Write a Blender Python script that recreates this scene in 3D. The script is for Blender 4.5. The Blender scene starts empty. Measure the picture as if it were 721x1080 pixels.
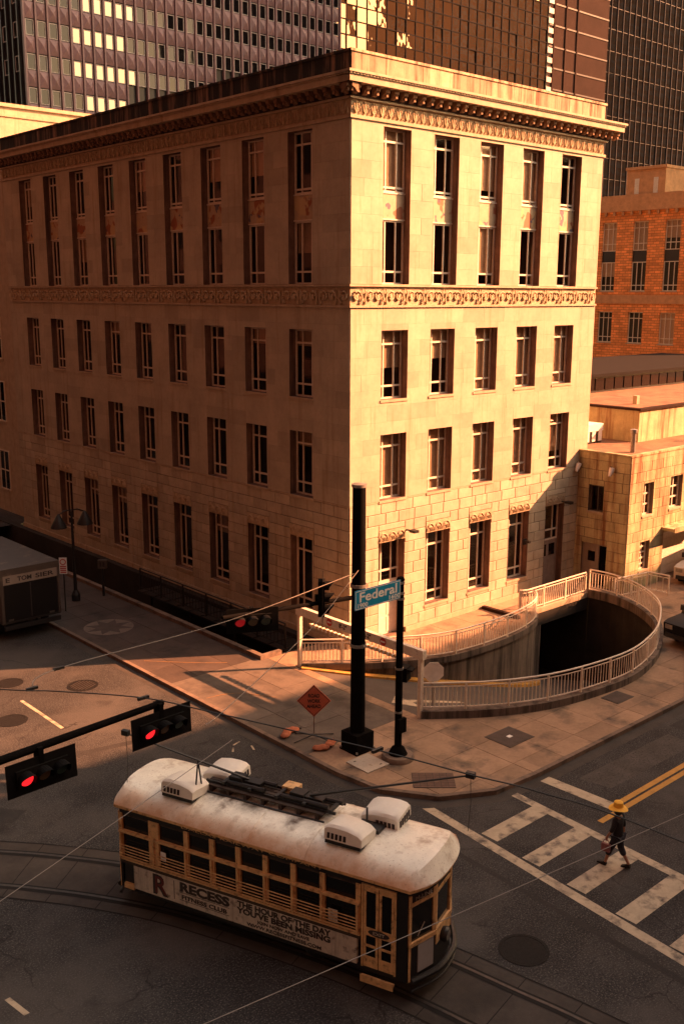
import bpy, bmesh, math, random
from mathutils import Matrix, Vector
random.seed(7)
SC = bpy.context.scene
COL = SC.collection
R = math.radians
PI = math.pi

# ------------------------------------------------------------------ camera
cam = bpy.data.objects.new('camera', bpy.data.cameras.new('camera'))
COL.objects.link(cam)
cam.data.sensor_fit = 'VERTICAL'
cam.data.sensor_height = 36.0
cam.data.lens = 36.0 * 1062.35 / 1080.0
cam.data.clip_start = 0.5
cam.data.clip_end = 3000
_pit, _yaw, _rol = 0.2131, 0.8368, 0.0036
_fw = Vector((math.cos(_pit) * math.cos(_yaw), math.cos(_pit) * math.sin(_yaw), -math.sin(_pit)))
_r = Vector((math.sin(_yaw), -math.cos(_yaw), 0))
_u = _r.cross(_fw)
_r, _u = _r * math.cos(_rol) + _u * math.sin(_rol), _u * math.cos(_rol) - _r * math.sin(_rol)
cam.matrix_world = Matrix(((_r.x, _u.x, -_fw.x, -26.005), (_r.y, _u.y, -_fw.y, -28.42),
                           (_r.z, _u.z, -_fw.z, 14.1), (0, 0, 0, 1)))
SC.camera = cam

# ------------------------------------------------------------------ light
SUN = Vector((0.84, -0.543, 0)).normalized()
EL = R(29.4)
world = bpy.data.worlds.new('World')
SC.world = world
world.use_nodes = True
wn = world.node_tree
bg = wn.nodes['Background']
sky = wn.nodes.new('ShaderNodeTexSky')
sky.sky_type = 'NISHITA'
sky.sun_disc = False
sky.sun_elevation = EL
sky.sun_rotation = math.atan2(SUN.x, SUN.y)
sky.dust_density = 2.0
sky.air_density = 1.5
tint = wn.nodes.new('ShaderNodeMix')
tint.data_type = 'RGBA'
tint.blend_type = 'MULTIPLY'
tint.inputs[0].default_value = 1.0
tint.inputs[7].default_value = (1.0, 0.68, 0.44, 1)      # smoky warm evening air over the whole sky
wn.links.new(sky.outputs[0], tint.inputs[6])
wn.links.new(tint.outputs[2], bg.inputs[0])
bg.inputs[1].default_value = 0.13
sl = bpy.data.lights.new('sun', 'SUN')
sl.energy = 5.0
sl.angle = R(0.6)
sl.color = (1.0, 0.375, 0.16)
so = bpy.data.objects.new('sun', sl)
COL.objects.link(so)
_d = Vector((SUN.x * math.cos(EL), SUN.y * math.cos(EL), math.sin(EL)))
so.rotation_euler = _d.to_track_quat('Z', 'Y').to_euler()
so.location = (40, -40, 60)

vs = SC.view_settings
vs.view_transform = 'Standard'
vs.look = 'None'
vs.gamma = 1.0
vs.exposure = 2.36

# ------------------------------------------------------------------ materials
MATS = {}


def M(name, col, rough=0.8, var=0.18, scale=2.0, bump=0.15, bscale=30.0, metal=0.0, rnd=0.0, spec=0.5,
      streak=None, spots=None, tone=False, extra=None):
    """Principled surface: base colour varied by two noises, optional streaks/spots (colour, amount), optional per-object tone."""
    if name in MATS:
        return MATS[name]
    m = bpy.data.materials.new(name)
    m.use_nodes = True
    nt = m.node_tree
    N, L = nt.nodes, nt.links
    b = N['Principled BSDF']
    b.inputs['Roughness'].default_value = rough
    b.inputs['Metallic'].default_value = metal
    b.inputs['Specular IOR Level'].default_value = spec
    geo = N.new('ShaderNodeNewGeometry')

    def noise(sc, det=4, vec=None, rg=0.6):
        n = N.new('ShaderNodeTexNoise')
        n.inputs['Scale'].default_value = sc
        n.inputs['Detail'].default_value = det
        n.inputs['Roughness'].default_value = rg
        L.new(vec if vec is not None else geo.outputs['Position'], n.inputs['Vector'])
        return n.outputs['Fac']

    def mathn(op, a, b2):
        n = N.new('ShaderNodeMath')
        n.operation = op
        for i, v in enumerate((a, b2)):
            if isinstance(v, (int, float)):
                n.inputs[i].default_value = v
            else:
                L.new(v, n.inputs[i])
        return n.outputs[0]

    def maprange(v, a, b2, c, d):
        n = N.new('ShaderNodeMapRange')
        L.new(v, n.inputs[0])
        for i, x in enumerate((a, b2, c, d)):
            n.inputs[i + 1].default_value = x
        return n.outputs[0]

    def mix(fac, a, c2, mode='MIX'):
        n = N.new('ShaderNodeMix')
        n.data_type = 'RGBA'
        n.blend_type = mode
        if isinstance(fac, (int, float)):
            n.inputs[0].default_value = fac
        else:
            L.new(fac, n.inputs[0])
        for i, v in ((6, a), (7, c2)):
            if isinstance(v, tuple):
                n.inputs[i].default_value = (*v[:3], 1)
            else:
                L.new(v, n.inputs[i])
        return n.outputs[2]

    f = mathn('MULTIPLY', maprange(noise(scale), 0.3, 0.7, 1 - var, 1 + var),
              maprange(noise(scale * 9), 0.25, 0.75, 1 - var * 0.5, 1 + var * 0.5))
    if rnd:
        oi = N.new('ShaderNodeObjectInfo')
        f = mathn('MULTIPLY', f, maprange(oi.outputs['Random'], 0, 1, 1 - rnd, 1 + rnd))
    if tone:
        at = N.new('ShaderNodeAttribute')
        at.attribute_name = 'tone'
        f = mathn('MULTIPLY', f, at.outputs['Fac'])
    cc = N.new('ShaderNodeCombineColor')
    for i in range(3):
        L.new(f, cc.inputs[i])
    c = mix(1.0, tuple(col), cc.outputs[0], 'MULTIPLY')
    if streak:
        scol, lo, hi = streak
        mp = N.new('ShaderNodeMapping')
        mp.inputs['Scale'].default_value = (1.6, 1.6, 0.12)
        L.new(geo.outputs['Position'], mp.inputs['Vector'])
        s = noise(1.6, 6, mp.outputs[0], 0.7)
        c = mix(maprange(s, lo, hi, 0, 1), c, tuple(scol))
    if spots:
        scol, sc, lo, hi = spots
        c = mix(maprange(noise(sc, 5), lo, hi, 0, 1), c, tuple(scol))
    if extra:
        c = extra(N, L, geo, c, mix, maprange, noise, mathn) or c
    L.new(c, b.inputs['Base Color'])
    if bump:
        bp = N.new('ShaderNodeBump')
        bp.inputs['Strength'].default_value = bump
        bp.inputs['Distance'].default_value = 0.02
        L.new(noise(bscale, 6), bp.inputs['Height'])
        L.new(bp.outputs[0], b.inputs['Normal'])
    MATS[name] = m
    return m


def glass_mat(name, tintc, trans, rough=0.04, refl=None, bump=0.0, gcol=(1, 0.95, 0.9)):
    """A window pane: clear glass darkened by its tint, mirror reflection by angle."""
    m = bpy.data.materials.new(name)
    m.use_nodes = True
    N, L = m.node_tree.nodes, m.node_tree.links
    out = N['Material Output']
    N.remove(N['Principled BSDF'])
    fr = N.new('ShaderNodeLayerWeight')
    fr.inputs['Blend'].default_value = 0.5
    pw = N.new('ShaderNodeMath')
    pw.operation = 'POWER'
    L.new(fr.outputs['Facing'], pw.inputs[0])
    pw.inputs[1].default_value = 3.0
    mr = N.new('ShaderNodeMapRange')
    L.new(pw.outputs[0], mr.inputs[0])
    mr.inputs[3].default_value = 0.05 if refl is None else refl
    mr.inputs[4].default_value = 0.9
    gl = N.new('ShaderNodeBsdfGlossy')
    gl.inputs['Roughness'].default_value = rough
    gl.inputs['Color'].default_value = (*gcol, 1)
    if bump:
        geo = N.new('ShaderNodeNewGeometry')
        n = N.new('ShaderNodeTexNoise')
        n.inputs['Scale'].default_value = 0.35
        n.inputs['Detail'].default_value = 2
        L.new(geo.outputs['Position'], n.inputs['Vector'])
        bp = N.new('ShaderNodeBump')
        bp.inputs['Strength'].default_value = bump
        bp.inputs['Distance'].default_value = 0.05
        L.new(n.outputs['Fac'], bp.inputs['Height'])
        L.new(bp.outputs[0], gl.inputs['Normal'])
    if trans:
        under = N.new('ShaderNodeBsdfTransparent')
        under.inputs[0].default_value = (*tintc, 1)
    else:
        under = N.new('ShaderNodeBsdfDiffuse')
        under.inputs[0].default_value = (*tintc, 1)
    mx = N.new('ShaderNodeMixShader')
    L.new(mr.outputs[0], mx.inputs[0])
    L.new(under.outputs[0], mx.inputs[1])
    L.new(gl.outputs[0], mx.inputs[2])
    L.new(mx.outputs[0], out.inputs['Surface'])
    MATS[name] = m
    return m


def emit_mat(name, col, strength):
    m = bpy.data.materials.new(name)
    m.use_nodes = True
    b = m.node_tree.nodes['Principled BSDF']
    b.inputs['Base Color'].default_value = (*[c * 0.5 for c in col], 1)
    b.inputs['Emission Color'].default_value = (*col, 1)
    b.inputs['Emission Strength'].default_value = strength
    return m


def asphalt_extra(crack_scale, patchcol):
    def ex(N, L, geo, c, mix, maprange, noise, mathn):
        # aggregate speckle, broad worn areas and cracks
        c = mix(maprange(noise(17, 4), 0.50, 0.66, 0, 0.8), c, (0.008, 0.008, 0.008))
        c = mix(maprange(noise(26, 3), 0.53, 0.64, 0, 0.85), c, (0.13, 0.12, 0.115))
        c = mix(maprange(noise(0.22, 5), 0.48, 0.62, 0, 0.75), c, patchcol)
        w = N.new('ShaderNodeTexNoise')
        w.inputs['Scale'].default_value = 1.1
        w.inputs['Detail'].default_value = 5
        L.new(geo.outputs['Position'], w.inputs['Vector'])
        add = N.new('ShaderNodeVectorMath')
        add.operation = 'ADD'
        L.new(geo.outputs['Position'], add.inputs[0])
        L.new(w.outputs['Color'], add.inputs[1])
        v = N.new('ShaderNodeTexVoronoi')
        v.feature = 'DISTANCE_TO_EDGE'
        v.inputs['Scale'].default_value = crack_scale
        L.new(add.outputs[0], v.inputs['Vector'])
        k = mathn('MULTIPLY', maprange(v.outputs['Distance'], 0.0, 0.006, 1, 0), maprange(noise(0.4, 2), 0.5, 0.6, 0, 0.8))
        c = mix(k, c, (0.012, 0.011, 0.011))
        # oil and tyre stains
        c = mix(maprange(noise(0.7, 6), 0.56, 0.72, 0, 0.6), c, (0.02, 0.018, 0.018))
        return c
    return ex


def tram_roof_extra(N, L, geo, c, mix, maprange, noise, mathn):
    # rust bleeding up from the eaves, soot under the trolley gear, scattered grime
    tc = N.new('ShaderNodeTexCoord')
    sep = N.new('ShaderNodeSeparateXYZ')
    L.new(tc.outputs['Object'], sep.inputs[0])
    d = mathn('ABSOLUTE', mathn('SUBTRACT', sep.outputs[1], 1.15), 0)
    wob = mathn('ADD', d, mathn('MULTIPLY', mathn('SUBTRACT', noise(2.2, 5), 0.5), 0.55))
    c = mix(maprange(wob, 0.80, 1.22, 0, 0.9), c, (0.44, 0.20, 0.08))
    c = mix(maprange(noise(3.2, 6), 0.52, 0.72, 0, 0.65), c, (0.34, 0.24, 0.16))
    c = mix(maprange(noise(24, 3), 0.60, 0.72, 0, 0.6), c, (0.22, 0.14, 0.09))
    band = mathn('MULTIPLY', maprange(d, 0.35, 0.75, 1, 0), maprange(noise(1.3, 5), 0.46, 0.62, 0, 0.9))
    along = maprange(mathn('ABSOLUTE', mathn('SUBTRACT', sep.outputs[0], 3.4), 0), 1.6, 2.4, 1, 0)
    c = mix(mathn('MULTIPLY', band, along), c, (0.07, 0.045, 0.03))
    for x0 in (2.55, 4.3):
        st = mathn('MULTIPLY', maprange(mathn('ABSOLUTE', mathn('SUBTRACT', mathn('ADD', sep.outputs[0], mathn('MULTIPLY', noise(3, 3), 0.35)), x0 + 0.17), 0), 0.02, 0.20, 1, 0),
                   mathn('MULTIPLY', maprange(sep.outputs[1], 0.15, 0.55, 0, 1), maprange(sep.outputs[1], 0.9, 1.2, 1, 0)))
        c = mix(mathn('MULTIPLY', st, maprange(noise(5, 4), 0.35, 0.6, 0.2, 0.95)), c, (0.09, 0.045, 0.025))
    return c


STONE = (0.43, 0.375, 0.28)
M('ashlar', STONE, 0.9, 0.14, 0.7, 0.12, 25, tone=True, streak=((0.27, 0.20, 0.12), 0.54, 0.78))
M('stone', STONE, 0.9, 0.14, 1.5, 0.25, 22, rnd=0.13, streak=((0.25, 0.18, 0.10), 0.54, 0.80))
M('trim_stone', (0.42, 0.34, 0.24), 0.9, 0.14, 2.5, 0.3, 30, streak=((0.2, 0.12, 0.07), 0.56, 0.8))
M('carved_stone', (0.44, 0.35, 0.235), 0.9, 0.2, 6, 0.4, 40, rnd=0.08)
M('reveal_brown', (0.17, 0.105, 0.08), 0.85, 0.25, 3, 0.15, 30, streak=((0.06, 0.04, 0.032), 0.45, 0.65))
M('joint', (0.13, 0.10, 0.08), 0.95, 0.2, 3, 0.2, 30)
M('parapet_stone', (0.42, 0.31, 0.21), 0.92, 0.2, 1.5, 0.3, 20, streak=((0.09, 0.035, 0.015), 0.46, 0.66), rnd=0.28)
M('bracket_stone', (0.22, 0.13, 0.08), 0.92, 0.25, 6, 0.3, 30, rnd=0.25)  # darker than the walls: shade under the corona put into the colour
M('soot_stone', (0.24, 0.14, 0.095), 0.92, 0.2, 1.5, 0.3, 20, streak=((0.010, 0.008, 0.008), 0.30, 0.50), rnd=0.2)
M('window_paint', (0.66, 0.60, 0.50), 0.55, 0.12, 8, 0.05, 60)
M('dark_bronze', (0.07, 0.05, 0.04), 0.5, 0.15, 8, 0.05, 60)
M('blind', (0.50, 0.40, 0.30), 0.9, 0.1, 6, 0.1, 60, rnd=0.3)
M('room', (0.035, 0.026, 0.022), 0.95, 0.2, 1, 0)
M('door_paint', (0.66, 0.61, 0.54), 0.5, 0.1, 6, 0.05, 60)
M('grey_door', (0.25, 0.21, 0.18), 0.6, 0.15, 4, 0.05, 60)
M('black_metal', (0.018, 0.017, 0.017), 0.5, 0.2, 5, 0.06, 60, spec=0.4)
M('pole_paint', (0.006, 0.0055, 0.0055), 0.9, 0.25, 4, 0.08, 60, spec=0.04)
M('galvanised', (0.32, 0.30, 0.28), 0.45, 0.15, 8, 0.05, 60, metal=0.6)
M('white_rail', (0.70, 0.62, 0.52), 0.5, 0.12, 8, 0.05, 60, spots=((0.28, 0.14, 0.07), 5.0, 0.62, 0.75))
M('white_paint', (0.78, 0.75, 0.70), 0.5, 0.08, 6, 0.05, 60)
M('cream_paint', (0.66, 0.41, 0.19), 0.55, 0.2, 6, 0.08, 60, spots=((0.15, 0.07, 0.03), 7, 0.54, 0.72))
M('roof_paint', (0.88, 0.86, 0.76), 0.35, 0.10, 2.2, 0.08, 40, extra=tram_roof_extra)
M('ac_plastic', (0.80, 0.77, 0.70), 0.45, 0.06, 5, 0.03, 60)
M('ad_panel', (0.52, 0.46, 0.39), 0.6, 0.15, 4, 0.1, 40, streak=((0.11, 0.075, 0.06), 0.54, 0.76), spots=((0.14, 0.10, 0.08), 5.5, 0.56, 0.70))
M('ink', (0.03, 0.022, 0.022), 0.7, 0.2, 30, 0)
M('dark_red', (0.11, 0.016, 0.016), 0.6, 0.15, 20, 0)
M('tram_black', (0.014, 0.013, 0.014), 0.45, 0.2, 6, 0.04, 60)
M('grey_board', (0.36, 0.36, 0.36), 0.6, 0.06, 4, 0.02, 60)
M('rubber', (0.012, 0.012, 0.012), 0.85, 0.2, 20, 0.1, 60)
M('rail_steel', (0.06, 0.05, 0.045), 0.5, 0.3, 6, 0.1, 60, metal=0.5)
M('groove', (0.008, 0.007, 0.007), 0.95, 0.2, 6, 0)
M('asphalt', (0.034, 0.034, 0.035), 0.92, 0.35, 0.8, 0.8, 22, spec=0.3, extra=asphalt_extra(0.22, (0.082, 0.076, 0.072)))
M('patch_dark', (0.022, 0.021, 0.021), 0.9, 0.3, 1.5, 0.7, 24, spots=((0.05, 0.045, 0.042), 16, 0.55, 0.7))
M('patch_light', (0.062, 0.056, 0.052), 0.92, 0.3, 1.5, 0.7, 24, spots=((0.02, 0.018, 0.018), 14, 0.52, 0.68))
M('track_slab', (0.050, 0.042, 0.037), 0.9, 0.25, 1.0, 0.4, 50, spots=((0.03, 0.026, 0.024), 0.8, 0.5, 0.7))
M('sidewalk_joint', (0.05, 0.04, 0.034), 0.95, 0.2, 3, 0.2, 30)
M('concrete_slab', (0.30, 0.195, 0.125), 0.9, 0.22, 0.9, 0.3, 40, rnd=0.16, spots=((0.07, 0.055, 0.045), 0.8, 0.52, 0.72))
M('shade_slab', (0.062, 0.044, 0.037), 0.9, 0.22, 0.9, 0.3, 40, rnd=0.16, spots=((0.03, 0.022, 0.02), 0.8, 0.52, 0.72))  # pavement slab with the building's shadow put into the colour
M('drive_slab', (0.115, 0.092, 0.075), 0.9, 0.22, 0.9, 0.3, 40, rnd=0.12, spots=((0.05, 0.04, 0.034), 0.7, 0.5, 0.68))
M('kerb_stone', (0.17, 0.12, 0.09), 0.9, 0.2, 2, 0.3, 40, rnd=0.15, spots=((0.05, 0.04, 0.035), 1.5, 0.5, 0.7))
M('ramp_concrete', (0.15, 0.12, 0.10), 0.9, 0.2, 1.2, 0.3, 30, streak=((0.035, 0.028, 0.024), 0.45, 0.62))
M('shade_concrete', (0.022, 0.018, 0.016), 0.9, 0.25, 1.2, 0.3, 30, spots=((0.01, 0.009, 0.008), 0.8, 0.45, 0.65))  # concrete with the deep shade of areaway and ramp put into the colour
M('ramp_road', (0.075, 0.062, 0.054), 0.9, 0.2, 1.0, 0.3, 40)
M('paint_white', (0.47, 0.39, 0.28), 0.8, 0.15, 3, 0.2, 60, spots=((0.10, 0.085, 0.075), 2.6, 0.50, 0.68))
M('paint_yellow', (0.50, 0.26, 0.05), 0.8, 0.15, 3, 0.2, 60, spots=((0.10, 0.07, 0.05), 2.6, 0.56, 0.72))
M('cast_iron', (0.012, 0.011, 0.011), 0.8, 0.3, 14, 0.3, 60, spec=0.2)
M('paint_yellow_faded', (0.20, 0.11, 0.045), 0.85, 0.2, 3, 0.2, 60, spots=((0.10, 0.075, 0.06), 3.0, 0.48, 0.66))
M('iron', (0.030, 0.026, 0.024), 0.55, 0.3, 14, 0.3, 60, metal=0.4)
M('brick_paver', (0.13, 0.08, 0.06), 0.9, 0.2, 6, 0.3, 40)
M('dark_paver', (0.07, 0.05, 0.042), 0.9, 0.2, 4, 0.3, 40)
M('medallion_pale', (0.15, 0.115, 0.095), 0.9, 0.2, 3, 0.2, 40)
M('plate', (0.46, 0.40, 0.33), 0.8, 0.15, 3, 0.2, 40, spots=((0.25, 0.2, 0.14), 3, 0.55, 0.7))
M('sign_blue', (0.008, 0.26, 0.48), 0.4, 0.08, 5, 0.02, 60)
M('sign_white', (0.78, 0.78, 0.76), 0.5, 0.05, 5, 0)
M('sign_orange', (0.60, 0.15, 0.085), 0.5, 0.1, 5, 0.02, 60)
M('sign_red', (0.50, 0.03, 0.025), 0.5, 0.1, 5, 0)
M('sandbag', (0.42, 0.13, 0.06), 0.9, 0.2, 8, 0.5, 50, rnd=0.2)
M('brick', (0.33, 0.135, 0.06), 0.92, 0.2, 1.2, 0.4, 30)
M('brick_trim', (0.52, 0.29, 0.14), 0.92, 0.18, 2, 0.3, 30)
M('annex_stone', (0.42, 0.375, 0.22), 0.92, 0.2, 1.5, 0.4, 22, rnd=0.18, streak=((0.20, 0.09, 0.04), 0.47, 0.66))
M('roof_gravel', (0.22, 0.11, 0.06), 0.95, 0.25, 1.2, 0.6, 40, spots=((0.09, 0.05, 0.03), 1.0, 0.5, 0.7))
M('tower_panel', (0.19, 0.115, 0.13), 0.5, 0.15, 3, 0.05, 40, rnd=0.12)
M('tower_dark', (0.02, 0.017, 0.018), 0.4, 0.15, 1, 0)
M('brown_cladding', (0.034, 0.019, 0.015), 0.9, 0.15, 0.3, 0.05, 10, spec=0.08)
M('mullion_white', (0.42, 0.38, 0.36), 0.5, 0.1, 2, 0)
M('mullion_grey', (0.07, 0.065, 0.065), 0.9, 0.1, 2, 0, spec=0.1)
M('mullion_dark', (0.014, 0.011, 0.010), 0.9, 0.1, 2, 0, spec=0.1)
M('truck_white', (0.062, 0.05, 0.044), 0.5, 0.12, 3, 0.04, 40, spots=((0.16, 0.12, 0.09), 2, 0.56, 0.72))
M('car_black', (0.008, 0.008, 0.009), 0.5, 0.1, 4, 0, spec=0.2)
M('car_white', (0.62, 0.58, 0.52), 0.35, 0.08, 4, 0)
M('skin', (0.36, 0.19, 0.12), 0.6, 0.08, 20, 0)
M('cloth_black', (0.016, 0.016, 0.020), 0.9, 0.2, 12, 0.3, 60)
M('cloth_navy', (0.020, 0.022, 0.034), 0.9, 0.2, 12, 0.3, 60)
M('hat_yellow', (0.90, 0.47, 0.04), 0.7, 0.12, 14, 0.2, 60)
M('bag_pink', (0.24, 0.10, 0.10), 0.8, 0.15, 12, 0.2, 60)
M('hair', (0.03, 0.018, 0.012), 0.7, 0.2, 30, 0.2, 60)
M('signal_black', (0.006, 0.006, 0.0065), 0.8, 0.15, 6, 0.03, 60, spec=0.12)
M('lens_shell', (0.05, 0.05, 0.05), 0.3, 0.1, 6, 0)
M('lens_amber', (0.10, 0.06, 0.02), 0.3, 0.1, 6, 0)
M('lens_green', (0.015, 0.04, 0.03), 0.3, 0.1, 6, 0)
M('wire_dark', (0.02, 0.018, 0.016), 0.5, 0.1, 6, 0)
M('wire_light', (0.20, 0.18, 0.16), 0.4, 0.1, 6, 0)
M('wood_board', (0.05, 0.035, 0.028), 0.85, 0.25, 5, 0.3, 40)
M('block_wall', (0.020, 0.003, 0.002), 0.9, 0.15, 0.6, 0.2, 10)  # walls of the unseen blocks, dark red set for their bounce light
M('neon_strip', (0.55, 0.34, 0.14), 0.5, 0.1, 6, 0)
MATS['red_lamp'] = emit_mat('red_lamp', (1.0, 0.015, 0.02), 0.30)
MATS['red_lamp_dim'] = emit_mat('red_lamp_dim', (1.0, 0.02, 0.03), 0.03)
glass_mat('pane', (0.85, 0.78, 0.72), True, refl=0.035)
glass_mat('tram_pane', (0.006, 0.006, 0.007), False, 0.08, 0.03)
glass_mat('tower_pane', (0.008, 0.007, 0.008), False, 0.03, 0.035, 0.15)
glass_mat('mirror_pane', (0.02, 0.012, 0.01), False, 0.02, 0.27, 0.8, (1.0, 0.62, 0.40))
glass_mat('bright_pane', (0.02, 0.015, 0.012), False, 0.03, 0.30, 0.1, (1.0, 0.78, 0.6))  # stronger mirror stands in for the reflection of a lit building
glass_mat('black_pane', (0.004, 0.004, 0.005), False, 0.03, 0.02, 0.2, (0.6, 0.5, 0.45))


def mural_extra(N, L, geo, c, mix, maprange, noise, mathn):
    c = mix(maprange(noise(1.3, 2), 0.56, 0.59, 0, 0.9), c, (0.30, 0.10, 0.05))
    c = mix(maprange(noise(1.9, 2), 0.60, 0.63, 0, 0.9), c, (0.09, 0.09, 0.15))
    c = mix(maprange(noise(1.1, 3), 0.56, 0.60, 0, 1), c, (0.52, 0.40, 0.22))
    return c


M('mural', (0.44, 0.35, 0.24), 0.8, 0.1, 4, 0.1, 40, extra=mural_extra)


def brick_extra(N, L, geo, c, mix, maprange, noise, mathn):
    sep = N.new('ShaderNodeSeparateXYZ')
    L.new(geo.outputs['Position'], sep.inputs[0])
    cmb = N.new('ShaderNodeCombineXYZ')
    L.new(mathn('ADD', sep.outputs[0], sep.outputs[1]), cmb.inputs[0])
    L.new(sep.outputs[2], cmb.inputs[1])
    b = N.new('ShaderNodeTexBrick')
    b.inputs['Scale'].default_value = 1.0
    b.inputs['Brick Width'].default_value = 0.62
    b.inputs['Row Height'].default_value = 0.24
    b.inputs['Mortar Size'].default_value = 0.025
    b.inputs['Color1'].default_value = (1.25, 1.25, 1.25, 1)
    b.inputs['Color2'].default_value = (0.75, 0.75, 0.75, 1)
    b.inputs['Mortar'].default_value = (0.55, 0.55, 0.55, 1)
    L.new(cmb.outputs[0], b.inputs['Vector'])
    return mix(1.0, c, b.outputs['Color'], 'MULTIPLY')


M('far_brick', (0.78, 0.31, 0.10), 0.92, 0.2, 0.8, 0.2, 20, extra=brick_extra)


# ------------------------------------------------------------------ mesh helpers
class MB:
    def __init__(self):
        self.v, self.f, self.t = [], [], []

    def quad(self, *p, tone=1.0):
        i = len(self.v)
        self.v += [tuple(q) for q in p]
        self.f.append(tuple(range(i, i + len(p))))
        self.t += [tone] * len(p)
        return self

    def box(self, x0, x1, y0, y1, z0, z1, tone=1.0):
        i = len(self.v)
        self.v += [(x0, y0, z0), (x1, y0, z0), (x1, y1, z0), (x0, y1, z0), (x0, y0, z1), (x1, y0, z1), (x1, y1, z1), (x0, y1, z1)]
        self.t += [tone] * 8
        for q in ((0, 3, 2, 1), (4, 5, 6, 7), (0, 1, 5, 4), (1, 2, 6, 5), (2, 3, 7, 6), (3, 0, 4, 7)):
            self.f.append(tuple(i + k for k in q))
        return self

    def cham(self, x0, x1, y0, y1, z0, z1, c=0.012, tone=1.0):
        """A block whose outer face (towards -y) has a chamfered margin; open at the back."""
        i = len(self.v)
        self.v += [(x0, y1, z0), (x1, y1, z0), (x1, y1, z1), (x0, y1, z1), (x0, y0 + c, z0), (x1, y0 + c, z0), (x1, y0 + c, z1), (x0, y0 + c, z1),
                   (x0 + c, y0, z0 + c), (x1 - c, y0, z0 + c), (x1 - c, y0, z1 - c), (x0 + c, y0, z1 - c)]
        self.t += [tone] * 12
        for a, b in ((0, 4), (4, 8)):
            for k in range(4):
                self.f.append((i + a + k, i + a + (k + 1) % 4, i + b + (k + 1) % 4, i + b + k))
        self.f.append((i + 8, i + 9, i + 10, i + 11))
        return self

    def tube(self, pts, r, n=8, r2=None, cap=True):
        pts = [Vector(p) for p in pts]
        rings = []
        for k, p in enumerate(pts):
            d = (pts[min(k + 1, len(pts) - 1)] - pts[max(k - 1, 0)]).normalized()
            a = Vector((0, 0, 1)) if abs(d.z) < 0.95 else Vector((1, 0, 0))
            s = d.cross(a).normalized()
            t = s.cross(d)
            rr = r if r2 is None else r + (r2 - r) * k / (len(pts) - 1)
            i = len(self.v)
            for j in range(n):
                an = 2 * PI * (j + 0.5) / n
                self.v.append(tuple(p + (s * math.cos(an) + t * math.sin(an)) * rr))
                self.t.append(1.0)
            rings.append(i)
        for a, b in zip(rings, rings[1:]):
            for j in range(n):
                self.f.append((a + j, a + (j + 1) % n, b + (j + 1) % n, b + j))
        if cap:
            self.f.append(tuple(rings[0] + j for j in range(n))[::-1])
            self.f.append(tuple(rings[-1] + j for j in range(n)))
        return self

    def prism(self, poly, z0, z1, bottom=True):
        i, n = len(self.v), len(poly)
        self.v += [(x, y, z0) for x, y in poly] + [(x, y, z1) for x, y in poly]
        self.t += [1.0] * (2 * n)
        for k in range(n):
            self.f.append((i + k, i + (k + 1) % n, i + n + (k + 1) % n, i + n + k))
        self.f.append(tuple(i + n + k for k in range(n)))
        if bottom:
            self.f.append(tuple(i + k for k in range(n))[::-1])
        return self

    def lathe(self, prof, c=(0, 0), n=20):
        i, m = len(self.v), len(prof)
        for k in range(n):
            a = 2 * PI * k / n
            for r, z in prof:
                self.v.append((c[0] + r * math.cos(a), c[1] + r * math.sin(a), z))
                self.t.append(1.0)
        for k in range(n):
            for j in range(m - 1):
                a, b = i + k * m + j, i + ((k + 1) % n) * m + j
                self.f.append((a, b, b + 1, a + 1))
        return self

    def xf(self, mat, start=0):
        self.v[start:] = [tuple(mat @ Vector(p)) for p in self.v[start:]]
        return self

    def mesh(self, name, mat, smooth=False, weld=False):
        me = bpy.data.meshes.new(name)
        me.from_pydata(self.v, [], self.f)
        if any(t != 1.0 for t in self.t):
            at = me.attributes.new('tone', 'FLOAT', 'POINT')
            at.data.foreach_set('value', self.t)
        elif mat == 'ashlar':
            at = me.attributes.new('tone', 'FLOAT', 'POINT')
            at.data.foreach_set('value', [1.0] * len(self.v))
        bm = bmesh.new()
        bm.from_mesh(me)
        if weld:
            bmesh.ops.remove_doubles(bm, verts=bm.verts, dist=1e-5)
        bmesh.ops.recalc_face_normals(bm, faces=bm.faces)
        bm.to_mesh(me)
        bm.free()
        me.materials.append(MATS[mat])
        if smooth:
            for p in me.polygons:
                p.use_smooth = True
            me.set_sharp_from_angle(angle=R(40))
        return me

    def build(self, name, mat, parent=None, loc=(0, 0, 0), rz=0, smooth=False):
        return put(name, self.mesh(name, mat, smooth), parent, loc, rz)


def put(name, me, parent=None, loc=(0, 0, 0), rz=0):
    o = bpy.data.objects.new(name, me)
    COL.objects.link(o)
    o.parent = parent
    o.location = loc
    o.rotation_euler = (0, 0, rz)
    return o


def tag(o, label, cat, group=None, kind=None):
    o['label'] = label
    o['category'] = cat
    if group:
        o['group'] = group
    if kind:
        o['kind'] = kind
    return o


def thing(name, label, cat, loc=(0, 0, 0), rz=0, group=None):
    o = put(name, None, None, loc, rz)
    o.empty_display_size = 0.3
    return tag(o, label, cat, group)


def structure(o):
    o['kind'] = 'structure'
    return o


def stuff(o):
    o['kind'] = 'stuff'
    return o


CACHE = {}


def cached(key, fn):
    if key not in CACHE:
        CACHE[key] = fn()
    return CACHE[key]


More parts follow.
